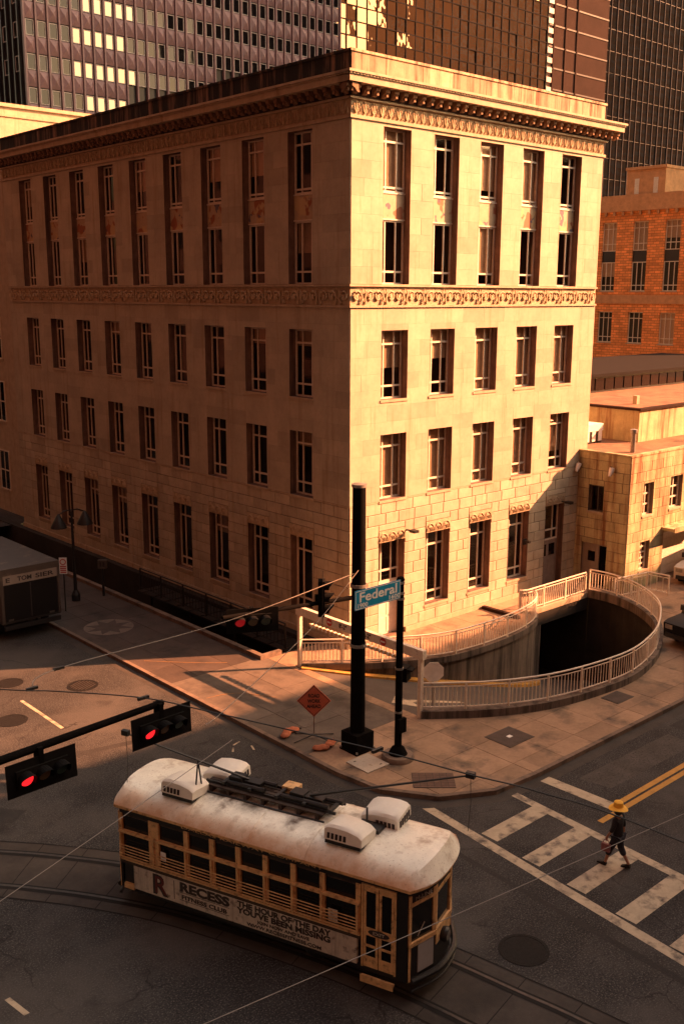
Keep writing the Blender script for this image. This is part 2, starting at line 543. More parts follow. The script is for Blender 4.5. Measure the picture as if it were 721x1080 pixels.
def text_mesh(body, size, mat, fit=None, bold=0.0, align='LEFT', extrude=0.004):
    """Lettering standing in the XZ plane, facing -y, baseline at z=0."""
    cu = bpy.data.curves.new('lettering', 'FONT')
    cu.body = body
    cu.size = size
    cu.offset = bold
    cu.extrude = extrude
    cu.align_x = align
    cu.resolution_u = 3
    ob = bpy.data.objects.new('lettering', cu)
    COL.objects.link(ob)
    dg = bpy.context.evaluated_depsgraph_get()
    me = bpy.data.meshes.new_from_object(ob.evaluated_get(dg))
    bpy.data.objects.remove(ob)
    bpy.data.curves.remove(cu)
    xs = [v.co.x for v in me.vertices]
    k = fit / (max(xs) - min(xs)) if fit else 1.0
    for v in me.vertices:
        v.co = Vector((v.co.x * k, -v.co.z, v.co.y))
    me.materials.clear()
    me.materials.append(MATS[mat])
    return me


def spline(pts, n=8):
    out = []
    P = [Vector(p) for p in pts]
    for i in range(len(P) - 1):
        p0, p1, p2, p3 = P[max(i - 1, 0)], P[i], P[i + 1], P[min(i + 2, len(P) - 1)]
        for k in range(n):
            t = k / n
            out.append(0.5 * ((2 * p1) + (p2 - p0) * t + (2 * p0 - 5 * p1 + 4 * p2 - p3) * t * t + (3 * p1 - p0 - 3 * p2 + p3) * t ** 3))
    out.append(P[-1])
    return out


def resample(pts, step):
    P = [Vector(p) for p in pts]
    tot = sum((b - a).length for a, b in zip(P, P[1:]))
    n = max(1, round(tot / step))
    out, acc, k = [P[0]], 0.0, 1
    for a, b in zip(P, P[1:]):
        l = (b - a).length
        while k < n and acc + l >= tot * k / n - 1e-9:
            out.append(a.lerp(b, (tot * k / n - acc) / l))
            k += 1
        acc += l
    out.append(P[-1])
    return out


def offset2(pts, d):
    """Offset a 2-d polyline to its left by d."""
    out = []
    for i, p in enumerate(pts):
        a, b = Vector(pts[max(i - 1, 0)][:2]), Vector(pts[min(i + 1, len(pts) - 1)][:2])
        t = (b - a).normalized()
        out.append(Vector((p[0] - t.y * d, p[1] + t.x * d)))
    return out


def clip_rect(poly, x0, x1, y0, y1):
    def cut(ps, ax, v, keep_ge):
        out = []
        for i in range(len(ps)):
            a, b = ps[i], ps[(i + 1) % len(ps)]
            ia = a[ax] >= v if keep_ge else a[ax] <= v
            ib = b[ax] >= v if keep_ge else b[ax] <= v
            if ia:
                out.append(a)
            if ia != ib:
                t = (v - a[ax]) / (b[ax] - a[ax])
                out.append((a[0] + (b[0] - a[0]) * t, a[1] + (b[1] - a[1]) * t))
        return out
    ps = [tuple(p[:2]) for p in poly]
    for ax, v, k in ((0, x0, True), (0, x1, False), (1, y0, True), (1, y1, False)):
        if not ps:
            return []
        ps = cut(ps, ax, v, k)
    res = []
    for p in ps:
        if not res or (Vector(p) - Vector(res[-1])).length > 1e-4:
            res.append(p)
    if len(res) > 2 and (Vector(res[0]) - Vector(res[-1])).length < 1e-4:
        res.pop()
    return res


def area(ps):
    return 0.5 * sum(a[0] * b[1] - b[0] * a[1] for a, b in zip(ps, ps[1:] + ps[:1]))


# ================================================================== SETTING
# ground: one asphalt sheet round the block (open where the block, its ramp and its areaway are)
g = MB()
g.quad((-600, -600, 0), (700, -600, 0), (700, -10.6, 0), (-4.2, -10.6, 0), (-4.2, 700, 0), (-600, 700, 0))
road = structure(g.build('road', 'asphalt'))
road['label'] = 'dark worn asphalt of the crossing streets'
# block interior ground behind everything
structure(MB().quad((-4.2, 30.5, 0.02), (700, 30.5, 0.02), (700, 700, 0.02), (-4.2, 700, 0.02)).build('ground', 'asphalt'))
structure(MB().quad((13.9, -10.6, 0.012), (700, -10.6, 0.012), (700, 30.5, 0.012), (13.9, 30.5, 0.012)).build('yard_ground', 'asphalt'))

FRONT = [(-2.7, -6.6), (-2.3, -6.94), (-0.7, -8.1), (1.2, -8.95), (3.3, -9.35), (5.4, -9.45), (7.4, -9.05), (9.2, -8.35), (11.6, -6.9), (13.1, -5.1), (13.75, -3.4), (13.7, -2.0)]
BACK = [(-2.7, -0.3), (-0.6, -1.95), (1.67, -3.22), (3.6, -3.57), (6.1, -3.5), (7.9, -3.1), (8.9, -2.55), (9.25, -2.15), (9.7, -1.97), (13.7, -2.0)]
front = [(p.x, p.y) for p in spline([(x, y, 0) for x, y in FRONT], 6)]
back = [(p.x, p.y) for p in spline([(x, y, 0) for x, y in BACK[:-1]], 6)] + [BACK[-1]]
corner = [(-7.5, -8.1)]
for k in range(1, 10):
    a = PI + (PI / 2) * k / 9
    corner.append((-3.9 + 3.6 * math.cos(a), -8.1 + 3.65 * math.sin(a)))
kerb_line = [(-7.5, 80.0)] + corner + [(60.0, -11.75)]
KI = 0.16
inner = [(-7.5 + KI, -8.1)] + [(-3.9 + (3.6 - KI) * math.cos(PI + PI / 2 * k / 9), -8.1 + (3.65 - KI) * math.sin(PI + PI / 2 * k / 9)) for k in range(1, 10)]

POLYS = [
    ('sidewalk', [(-7.34, 80), (-7.34, 1.25), (-3.45, 1.25), (-3.45, 80)]),
    ('sidewalk', [(-7.34, 1.25)] + [(-7.34, -8.1)] + inner[1:] + [(-2.7, -11.59), (-2.7, 1.25)]),
    ('sidewalk', [(-2.7, -11.59), (60, -11.59), (60, -3.05), (13.85, -3.05), ] + [q for q in reversed(front) if q[1] < -3.05]),
    ('plaza', [(-2.7, 1.25)] + back + [(13.85, -2.0), (13.85, -3.05), (15.2, -3.05), (15.2, 0.0), (0, 0), (0, 1.25)]),
]
STEP = 1.55
nslab = 0
for nm, poly in POLYS:
    base = structure(MB().prism(poly, 0.0, 0.105, bottom=False).build(nm, 'sidewalk_joint'))
    base['label'] = {'sidewalk': 'jointed concrete pavement along the kerb', 'plaza': 'paved strip between stone facade and ramp railing'}[nm]
    xs, ys = [p[0] for p in poly], [p[1] for p in poly]
    nx0, nx1 = math.floor(min(xs) / STEP), math.ceil(max(xs) / STEP)
    ny0, ny1 = math.floor(min(ys) / STEP), math.ceil(max(ys) / STEP)
    for i in range(nx0, nx1):
        for j in range(ny0, ny1):
            x0, y0 = i * STEP, j * STEP
            if y0 > 42 or x0 > 26:
                continue
            c = clip_rect(poly, x0 + 0.007, x0 + STEP - 0.007, y0 + 0.007, y0 + STEP - 0.007)
            if len(c) < 3 or abs(area(c)) < 0.02:
                continue
            drive = (-7.4 < x0 + STEP / 2 < -2.7) and (-6.4 < y0 + STEP / 2 < 1.2)
            dz = random.uniform(-0.003, 0.003)
            MB().prism(c, 0.10, 0.132 + dz, bottom=False).build('slab', 'drive_slab' if drive else ('shade_slab' if y0 > 1.0 and x0 < -3 else 'concrete_slab'), base)  # slabs beside the shaded facade carry its shadow in their colour
            nslab += 1
# kerb stones along the pavement edge
kerb = structure(put('kerb', None))
pts = resample([(x, y, 0) for x, y in kerb_line if True], 1.75)
for a, b in zip(pts, pts[1:]):
    if a.y > 45 or a.x > 30:
        continue
    d = (b - a).normalized()
    n = Vector((-d.y, d.x, 0))
    a2, b2 = a + d * 0.006, b - d * 0.006
    poly = [(a2.x, a2.y), (b2.x, b2.y), (b2.x + n.x * 0.155, b2.y + n.y * 0.155), (a2.x + n.x * 0.155, a2.y + n.y * 0.155)]
    MB().prism(poly, 0.0, 0.138 + random.uniform(-0.004, 0.004), bottom=False).build('kerb_stone', 'kerb_stone', kerb)
# gutter strip: smoother concrete beside the kerb
gut = MB()
o1 = offset2([(p.x, p.y) for p in pts], -0.42)
for k in range(len(pts) - 1):
    gut.quad((pts[k].x, pts[k].y, 0.004), (pts[k + 1].x, pts[k + 1].y, 0.004), (o1[k + 1].x, o1[k + 1].y, 0.004), (o1[k].x, o1[k].y, 0.004))
structure(gut.build('gutter', 'track_slab'))

# ---- sunken areaway beside the shaded facade
aw = MB()
X0, X1, Y0, Y1, ZB = -3.30, -0.45, 1.45, 60.0, -2.8
aw.quad((X0, Y0, ZB), (X1, Y0, ZB), (X1, Y1, ZB), (X0, Y1, ZB))
aw.quad((X0, Y0, ZB), (X0, Y1, ZB), (X0, Y1, 0.1), (X0, Y0, 0.1))
aw.quad((X1, Y0, ZB), (X1, Y1, ZB), (X1, Y1, 0.1), (X1, Y0, 0.1))
aw.quad((X0, Y0, ZB), (X1, Y0, ZB), (X1, Y0, 0.1), (X0, Y0, 0.1))
aw.quad((X1, 1.25, 0.1), (0, 1.25, 0.1), (0, Y1, 0.1), (X1, Y1, 0.1))
aw.quad((X0, 1.25, 0.1), (X1, 1.25, 0.1), (X1, Y0, 0.1), (X0, Y0, 0.1))
areaway = structure(aw.build('areaway', 'shade_concrete'))  # shade of the pit is put into the wall colour
for k in range(16):
    y = 1.27 + k * 2.0
    MB().box(-3.45, -3.22, y, y + 1.985, 0.1, 0.30).build('coping_stone', 'kerb_stone', areaway)
MB().box(-3.22, -2.4, 1.27, 1.46, 0.1, 0.30).build('coping_stone', 'kerb_stone', areaway)

# ---- garage ramp
def ramp_z(x):
    if x < -2.7:
        return 0.1
    if x < 3.6:
        return 0.1 - 0.19 * (x + 2.7) - 0.012 * max(0, x) ** 2
    return 0.1 - 0.19 * 6.3 - 0.155 - (x - 3.6) * 0.30


N_R = 60
fr = resample([(x, y, 0) for x, y in front], 0.4)
bk = resample([(x, y, 0) for x, y in back], 0.4)


def at(ps, t):
    f = t * (len(ps) - 1)
    i = min(int(f), len(ps) - 2)
    return ps[i].lerp(ps[i + 1], f - i)


rs = MB()
prev = None
for k in range(N_R + 1):
    t = k / N_R
    a, b = at(fr, t), at(bk, t)
    za, zb = max(ramp_z(a.x), -4.2), max(ramp_z(b.x), -4.2)
    cur = ((a.x, a.y, za), (b.x, b.y, zb))
    if prev:
        rs.quad(prev[0], cur[0], cur[1], prev[1])
    prev = cur
ramp = structure(rs.build('ramp', 'ramp_road'))
ramp['label'] = 'curved garage ramp sinking behind the white railing'
for ps, nm in ((fr, 'ramp_wall'), (bk, 'ramp_wall')):
    w = MB()
    for a, b in zip(ps, ps[1:]):
        if ps is bk and a.x > 9.8:
            continue
        w.quad((a.x, a.y, -5), (b.x, b.y, -5), (b.x, b.y, 0.13), (a.x, a.y, 0.13))
    structure(w.build(nm, 'shade_concrete' if ps is fr else 'ramp_concrete', ramp))  # outer wall darkened: shade of the ramp pit painted in
# tunnel mouth under the plaza: beam, side wall and roof
tm = MB()
tm.quad((9.8, -1.985, -0.6), (13.7, -1.985, -0.6), (13.7, -1.985, 0.13), (9.8, -1.985, 0.13))
tm.quad((9.8, -1.985, -0.6), (13.7, -1.985, -0.6), (13.7, 9, -0.6), (9.8, 9, -0.6))
tm.quad((9.8, -1.985, -5), (9.8, 9, -5), (9.8, 9, -0.6), (9.8, -1.985, -0.6))
tm.quad((13.7, -1.985, -5), (13.7, 9, -5), (13.7, 9, -0.6), (13.7, -1.985, -0.6))
tm.quad((9.8, -1.985, -4.3), (13.7, -1.985, -4.3), (13.7, 9, -4.3), (9.8, 9, -4.3))
tm.build('tunnel', 'shade_concrete', ramp)  # near-black colour stands in for the unlit tunnel
# yellow painted kerb edge along the inner wall of the ramp
ye = MB()
bo = offset2([(p.x, p.y) for p in bk], -0.34)
for k in range(len(bk) - 1):
    if bk[k].x > 8.6:
        break
    a, b = bk[k], bk[k + 1]
    pa, pb = bo[k], bo[k + 1]
    za, zb = ramp_z(a.x) + 0.11, ramp_z(b.x) + 0.11
    ye.quad((a.x, a.y, za), (b.x, b.y, zb), (pb.x, pb.y, zb), (pa.x, pa.y, za))
    ye.quad((pa.x, pa.y, za), (pb.x, pb.y, zb), (pb.x, pb.y, zb - 0.2), (pa.x, pa.y, za - 0.2))
ye.build('yellow_kerb', 'paint_yellow', ramp)
# white arrow on the ramp
ar = MB()
def rq(pl):
    ar.quad(*[(x, y, ramp_z(x) + 0.012) for x, y in pl])
rq([(-2.45, -4.95), (-1.7, -4.35), (-1.55, -5.0)])
rq([(-2.45, -4.95), (-1.55, -5.0), (-1.75, -5.7)])
rq([(-1.55, -4.85), (0.4, -5.6), (0.5, -5.85), (-1.6, -5.15)])
ar.build('painted_arrow', 'paint_white', ramp)
# faint yellow guide lines on the drive
for pl in ([(-6.9, 4.2), (-6.0, 3.2), (-5.2, 2.4), (-4.6, 1.9)], [(-7.2, -0.5), (-6.6, -0.6), (-6.0, -0.95), (-5.3, -2.1)]):
    gl = MB()
    sp = spline([(x, y, 0) for x, y in pl], 6)
    oo = offset2([(p.x, p.y) for p in sp], 0.06)
    for k in range(len(sp) - 1):
        gl.quad((sp[k].x, sp[k].y, 0.140), (sp[k + 1].x, sp[k + 1].y, 0.140), (oo[k + 1].x, oo[k + 1].y, 0.140), (oo[k].x, oo[k].y, 0.140))
    structure(gl.build('yellow_guide_line', 'paint_yellow_faded'))

# ---- low concrete kerbs that carry the railings
def ribbon(name, ps, w0, w1, z0, z1, mat, parent=None):
    a_, b_ = offset2(ps, w0), offset2(ps, w1)
    m = MB()
    for k in range(len(ps) - 1):
        p, q, r_, s_ = a_[k], a_[k + 1], b_[k + 1], b_[k]
        m.quad((p.x, p.y, z1), (q.x, q.y, z1), (r_.x, r_.y, z1), (s_.x, s_.y, z1))
        m.quad((p.x, p.y, z0), (q.x, q.y, z0), (q.x, q.y, z1), (p.x, p.y, z1))
        m.quad((s_.x, s_.y, z0), (r_.x, r_.y, z0), (r_.x, r_.y, z1), (s_.x, s_.y, z1))
    for k in (0, -1):
        p, s_ = a_[k], b_[k]
        m.quad((p.x, p.y, z0), (s_.x, s_.y, z0), (s_.x, s_.y, z1), (p.x, p.y, z1))
    return m.build(name, mat, parent)


front_xy = [(p.x, p.y) for p in fr]
back_xy = [(p.x, p.y) for p in bk]
ribbon('ramp_kerb', front_xy, -0.16, 0.14, 0.0, 0.40, 'ramp_concrete', ramp)
ribbon('ramp_kerb', [q for q in back_xy if q[0] < 9.6], -0.10, 0.20, 0.0, 0.26, 'ramp_concrete', ramp)
ribbon('ramp_kerb', [(9.0, -1.9), (13.55, -1.92)], -0.10, 0.18, 0.0, 0.24, 'trim_stone', ramp)
# dark step edge across the plaza
structure(MB().box(8.05, 8.25, -2.2, -0.15, 0.13, 0.28).build('step_edge', 'brown_cladding'))

# ---- road markings
def mark(pts_, mat='paint_white', z=0.008, name='road_marking'):
    return structure(MB().quad(*[(x, y, z) for x, y in pts_]).build(name, mat))


mark([(-7.0, -10.75), (-6.72, -10.95), (-7.55, -20.5), (-7.85, -20.5)], name='crosswalk_line')
mark([(-4.55, -11.95), (-4.28, -11.95), (-4.72, -20.5), (-5.0, -20.5)], name='crosswalk_line')
for k in range(6):
    y = -12.72 - k * 1.47
    f = (y + 12) / -8.5
    mark([(-6.72 - 0.8 * f, y), (-4.56 - 0.42 * f, y), (-4.56 - 0.42 * f, y - 0.55), (-6.72 - 0.8 * f, y - 0.55)], name='crosswalk_bar')
mark([(-3.2, -11.95), (-2.78, -11.95), (-2.68, -14.4), (-3.1, -14.4)], name='stop_line')
mark([(-3.9, -14.40), (60, -14.48), (60, -14.66), (-3.9, -14.58)], 'paint_yellow', name='centre_line')
mark([(-2.9, -14.14), (60, -14.22), (60, -14.40), (-2.9, -14.32)], 'paint_yellow', name='centre_line')
mark([(-12.08, 3.95), (-11.96, 3.95), (-11.96, 0.85), (-12.08, 0.85)], name='lane_line')
mark([(-12.08, 11.95), (-11.96, 11.95), (-11.96, 8.85), (-12.08, 8.85)], name='lane_line')
mark([(-19.05, -10.5), (-18.93, -10.5), (-18.83, -11.2), (-18.95, -11.2)], name='lane_line')
# utility spray marks near the kerb
for (x, y, a) in ((-8.4, -3.9, 0.3), (-8.2, -4.5, 1.2), (-8.75, -4.2, 0.9)):
    structure(MB().box(-0.16, 0.16, -0.03, 0.03, 0.006, 0.008).build('spray_mark', 'paint_white', None, (x, y, 0), a))

# ---- tram track
CL = [(-26, 3.2), (-21.6, -1.0), (-19.2, -3.5), (-17.07, -5.77), (-16.1, -6.95), (-15.15, -8.27), (-14.2, -9.9), (-13.3, -12.0), (-12.5, -14.2), (-12.05, -15.9), (-11.75, -17.4), (-11.45, -18.95), (-11.1, -22), (-10.9, -30), (-10.9, -60)]
cl = spline([(x, y, 0) for x, y in CL], 6)
clx = [(p.x, p.y) for p in cl]


def strip(name, w0, w1, z, mat, parent=None):
    a_, b_ = offset2(clx, w0), offset2(clx, w1)
    m = MB()
    for k in range(len(clx) - 1):
        m.quad((a_[k].x, a_[k].y, z), (a_[k + 1].x, a_[k + 1].y, z), (b_[k + 1].x, b_[k + 1].y, z), (b_[k].x, b_[k].y, z))
    return m.build(name, mat, parent)


track = structure(strip('tram_track', -1.2, 1.2, 0.004, 'track_slab'))
for s in (-1, 1):
    strip('rail', s * 0.72 - 0.035, s * 0.72 + 0.035, 0.016, 'rail_steel', track)
    strip('rail_groove', s * 0.72 - 0.15, s * 0.72 - 0.035, 0.010, 'groove', track)
    strip('rail_groove', s * 0.72 + 0.035, s * 0.72 + 0.10, 0.010, 'groove', track)
    strip('slab_joint', s * 1.2 - 0.02, s * 1.2 + 0.02, 0.010, 'groove', track)
for k in range(0, len(clx) - 1, 5):
    a_, b_ = offset2(clx, -1.2)[k], offset2(clx, 1.2)[k]
    d = Vector((b_.x - a_.x, b_.y - a_.y)).normalized() * 0.012
    MB().quad((a_.x - d.y, a_.y + d.x, 0.0075), (b_.x - d.y, b_.y + d.x, 0.0075), (b_.x + d.y, b_.y - d.x, 0.0075), (a_.x + d.y, a_.y - d.x, 0.0075)).build('slab_joint', 'groove', track)

# ---- asphalt repair patches (cut trenches, slightly proud)
for pl, mt in (([(-8.3, -19.5), (-8.05, -12.2), (-7.9, -12.2), (-8.1, -19.5)], 'patch_dark'),
               ([(-18.3, -1.2), (-15.9, -3.9), (-15.3, -3.5), (-17.6, -0.7)], 'patch_dark'),
               ([(-2.2, -12.6), (2.6, -12.7), (2.6, -13.7), (-2.0, -13.6)], 'patch_light'),
               ([(3.2, -12.4), (9.0, -12.5), (9.0, -13.9), (3.3, -13.8)], 'patch_dark'),
               ([(-20.5, -12.6), (-17.2, -14.6), (-17.0, -14.3), (-20.3, -12.2)], 'patch_dark'),
               ([(-15.8, -17.8), (-13.6, -19.4), (-13.2, -18.7), (-15.5, -17.2)], 'patch_light'),
               ([(-9.6, -9.2), (-8.3, -9.9), (-8.0, -9.4), (-9.3, -8.6)], 'patch_dark'),
               ([(-13.4, -1.2), (-10.2, -1.9), (-10.2, -1.6), (-13.4, -0.9)], 'patch_dark')):
    structure(MB().quad(*[(x, y, 0.003) for x, y in pl]).build('repair_patch', mt))

# ---- covers in the road and pavement
def manhole(x, y, r, label, z=0.006, ribs=True):
    t = thing('manhole_cover', label, 'manhole cover', (x, y, z), 0.4, 'manhole covers in the road')
    MB().lathe([(r * 1.12, 0.0), (r * 1.12, 0.006), (r * 0.97, 0.006), (r * 0.97, 0.0)], n=28).build('rim', 'cast_iron', t)
    MB().lathe([(0.0, 0.004), (r * 0.96, 0.004), (r * 0.96, 0.0)], n=28).build('lid', 'cast_iron', t)
    if ribs:
        for k in range(-3, 4):
            w = math.sqrt(max(0, 1 - (k / 4.2) ** 2)) * r * 0.85
            MB().box(-w, w, k * r * 0.23 - 0.018, k * r * 0.23 + 0.018, 0.004, 0.013).build('rib', 'rail_steel', t)
    return t


manhole(-11.6, 5.8, 0.42, 'round iron manhole cover at the left edge, near the building shadow', ribs=False)
manhole(-13.0, 2.55, 0.47, 'dark round manhole cover beside the white lane line', ribs=False)
manhole(-9.72, 3.8, 0.50, 'ribbed round manhole cover between lane line and kerb', ribs=True)
manhole(-9.86, -16.54, 0.50, 'large dark manhole cover between tram and crosswalk', ribs=False)

t = thing('utility_cover', 'square dark utility cover with a small pale centre in the pavement', 'utility cover', (-1.7, -9.58, 0.136))
MB().box(-0.62, 0.62, -0.53, 0.53, 0, 0.012).build('frame', 'rail_steel', t)
MB().box(-0.57, 0.57, -0.48, 0.48, 0.0, 0.018).build('lid', 'dark_paver', t)
MB().box(-0.09, 0.09, -0.07, 0.07, 0.018, 0.03).build('handle_plate', 'sign_white', t)
t = thing('utility_cover', 'small dark utility cover beside the curved ramp kerb', 'utility cover', (3.75, -10.05, 0.136))
MB().box(-0.5, 0.5, -0.36, 0.36, 0, 0.012).build('frame', 'rail_steel', t)
MB().box(-0.45, 0.45, -0.31, 0.31, 0, 0.018).build('lid', 'dark_paver', t)
t = thing('vault_cover', 'pale flat vault cover plate in front of the tall black pole', 'vault cover', (-6.42, -7.92, 0.136), 0.0)
MB().box(-0.45, 0.45, -0.48, 0.48, 0, 0.03).build('plate', 'plate', t)
MB().box(-0.28, -0.2, 0.30, 0.34, 0.03, 0.036).build('lifting_slot', 'ink', t)
MB().box(0.2, 0.28, -0.34, -0.30, 0.03, 0.036).build('lifting_slot', 'ink', t)
# brick tactile landing at the corner
t = thing('tactile_paving', 'red brick tactile panel set in the corner pavement', 'tactile paving', (-5.72, -9.98, 0.136), R(-42))
MB().box(-0.62, 0.62, -0.47, 0.47, 0, 0.006).build('bed', 'sidewalk_joint', t)
bme = MB().box(-0.095, 0.095, -0.045, 0.045, 0.004, 0.016).mesh('brick', 'brick_paver')
for i in range(6):
    for j in range(9):
        put('brick', bme, t, (-0.51 + i * 0.205, -0.41 + j * 0.1025, 0))
# star medallion in the pavement
t = thing('star_medallion', 'round pavement medallion with dark star on pale ring', 'medallion', (-5.87, 8.75, 0.137))
MB().lathe([(0.0, 0.0), (0.0, 0.004), (1.05, 0.004), (1.05, 0.0)], n=40).build('ring', 'medallion_pale', t)
st = []
for k in range(16):
    rr = 1.0 if k % 2 == 0 else 0.52
    st.append((rr * math.cos(2 * PI * k / 16), rr * math.sin(2 * PI * k / 16)))
MB().prism(st, 0.002, 0.009).build('star', 'dark_paver', t)


# ================================================================== BUILDINGS
def window_frame_mesh(w, h, vx, hz, mat='window_paint', fw=0.07, mw=0.062, dep=0.07):
    def make():
        m = MB()
        m.box(0, fw, 0, dep, 0, h).box(w - fw, w, 0, dep, 0, h)
        m.box(fw, w - fw, 0, dep, 0, fw).box(fw, w - fw, 0, dep, h - fw, h)
        for x in vx:
            m.box(w * x - mw / 2, w * x + mw / 2, 0.008, dep - 0.008, fw, h - fw)
        for z in hz:
            m.box(fw, w - fw, 0.004, dep - 0.004, h * z - mw * 0.6, h * z + mw * 0.6)
        return m.mesh('window', mat)
    return cached(('frame', round(w, 3), round(h, 3), tuple(vx), tuple(hz), mat), make)


def pane_mesh(w, h, mat='pane'):
    return cached(('pane', round(w, 3), round(h, 3), mat), lambda: MB().quad((0, 0, 0), (w, 0, 0), (w, 0, h), (0, 0, h)).mesh('pane', mat))


def add_window(parent, loc, rz, w, h, vx, hz, inset=0.30, split=True, blind=None, sill=True, mat='window_paint', pmat='pane'):
    """Window in a wall: local x along the wall, -y outwards; loc is the lower left of the opening."""
    rot = Matrix.Rotation(rz, 3, 'Z')
    p = Vector(loc) + rot @ Vector((0, inset, 0))
    f = put('window', window_frame_mesh(w, h, vx, hz, mat), parent, p, rz)
    xs, zs = [0.0] + list(vx) + [1.0], [0.0] + list(hz) + [1.0]
    if split:
        for i in range(len(xs) - 1):
            for j in range(len(zs) - 1):
                pw, ph = w * (xs[i + 1] - xs[i]), h * (zs[j + 1] - zs[j])
                o = put('pane', pane_mesh(pw, ph, pmat), f, (w * xs[i], 0.035, h * zs[j]))
                o.rotation_euler = (random.uniform(-0.006, 0.006), 0, random.uniform(-0.006, 0.006))
    else:
        put('pane', pane_mesh(w, h, pmat), f, (0, 0.035, 0))
    if blind:
        put('blind', cached(('blind', round(w, 2), round(h * blind, 2)), lambda: MB().quad((0.03, 0, 0), (w - 0.03, 0, 0), (w - 0.03, 0, h * blind), (0.03, 0, h * blind)).mesh('blind', 'blind')),
            f, (0, 0.14, h * (1 - blind)))
    if sill:
        put('sill', cached(('sill', round(w, 2)), lambda: MB().box(-0.05, w + 0.05, -0.07, 0.34, -0.10, 0.0).mesh('sill', 'trim_stone')), f, (0, -inset, 0.004))
    return f


def course_stones(U, z0, z1, openings, ch, wmean, gap, rng, start=0):
    """Running-bond blocks (u0,u1,z0,z1) filling a wall round its openings."""
    out = []
    n = round((z1 - z0) / ch)
    ch = (z1 - z0) / n
    for k in range(n):
        za, zb = z0 + k * ch, z0 + (k + 1) * ch
        free = [(U[0], U[1])]
        for (a, b, c, d) in openings:
            if c < zb - 0.02 and d > za + 0.02:
                nf = []
                for (p, q) in free:
                    if b <= p or a >= q:
                        nf.append((p, q))
                    else:
                        if a > p:
                            nf.append((p, a))
                        if b < q:
                            nf.append((b, q))
                free = nf
        for (a, b, c, d) in openings:
            if not (c < zb - 0.02 and d > za + 0.02):
                continue
            cu = (a + b) / 2
            zz = [(za, zb)]
            for (oa, ob, oc, od) in openings:
                if oa < cu < ob:
                    nz = []
                    for (p, q) in zz:
                        if od <= p or oc >= q:
                            nz.append((p, q))
                        else:
                            if oc > p:
                                nz.append((p, oc))
                            if od < q:
                                nz.append((od, q))
                    zz = nz
            for (p, q) in zz:
                if q - p > 0.03 and (a + gap / 2, b - gap / 2, p + gap / 2, q - gap / 2) not in out:
                    out.append((a + gap / 2, b - gap / 2, p + gap / 2, q - gap / 2))
        for (p, q) in free:
            if q - p < 0.05:
                continue
            cuts = [p]
            x = p + wmean * (0.5 if (k + start) % 2 else 1.0) * rng.uniform(0.85, 1.15)
            while x < q - wmean * 0.35:
                cuts.append(x)
                x += wmean * rng.uniform(0.75, 1.25)
            cuts.append(q)
            for a, b in zip(cuts, cuts[1:]):
                out.append((a + gap / 2, b - gap / 2, za + gap / 2, zb - gap / 2))
    return out


def wall_with_openings(U, Z, openings, depth=0.42):
    """Wall sheet (local x along, -y out) with holes and reveals."""
    us = sorted({U[0], U[1]} | {o[0] for o in openings} | {o[1] for o in openings})
    zs = sorted({Z[0], Z[1]} | {o[2] for o in openings} | {o[3] for o in openings})
    m = MB()
    for a, b in zip(us, us[1:]):
        for c, d in zip(zs, zs[1:]):
            cx, cz = (a + b) / 2, (c + d) / 2
            if any(o[0] < cx < o[1] and o[2] < cz < o[3] for o in openings):
                continue
            m.quad((a, 0, c), (b, 0, c), (b, 0, d), (a, 0, d))
    for (a, b, c, d) in openings:
        m.quad((a, 0, c), (a, depth, c), (a, depth, d), (a, 0, d))
        m.quad((b, 0, c), (b, depth, c), (b, depth, d), (b, 0, d))
        m.quad((a, 0, c), (b, 0, c), (b, depth, c), (a, depth, c))
        m.quad((a, 0, d), (b, 0, d), (b, depth, d), (a, depth, d))
    return m


HB = 20.32          # wall top under the cornice
LB, WB = 29.5, 15.8  # length of the shaded side, width of the sunny side
bld = thing('office_building', 'five storey pale stone corner office building with carved cornice and tall window bays', 'building', (0, 0, 0))
RX, RS, RW = 1.63, 2.763, 1.462
LY, LS, LW = 2.114, 2.976, 1.471
ROWS = {'tall': (14.47, 20.2), 'C': (10.02, 12.72), 'D': (5.97, 8.64), 'E': (1.05, 4.23)}
rng = random.Random(3)


def snap(v, lo, ch):
    return v


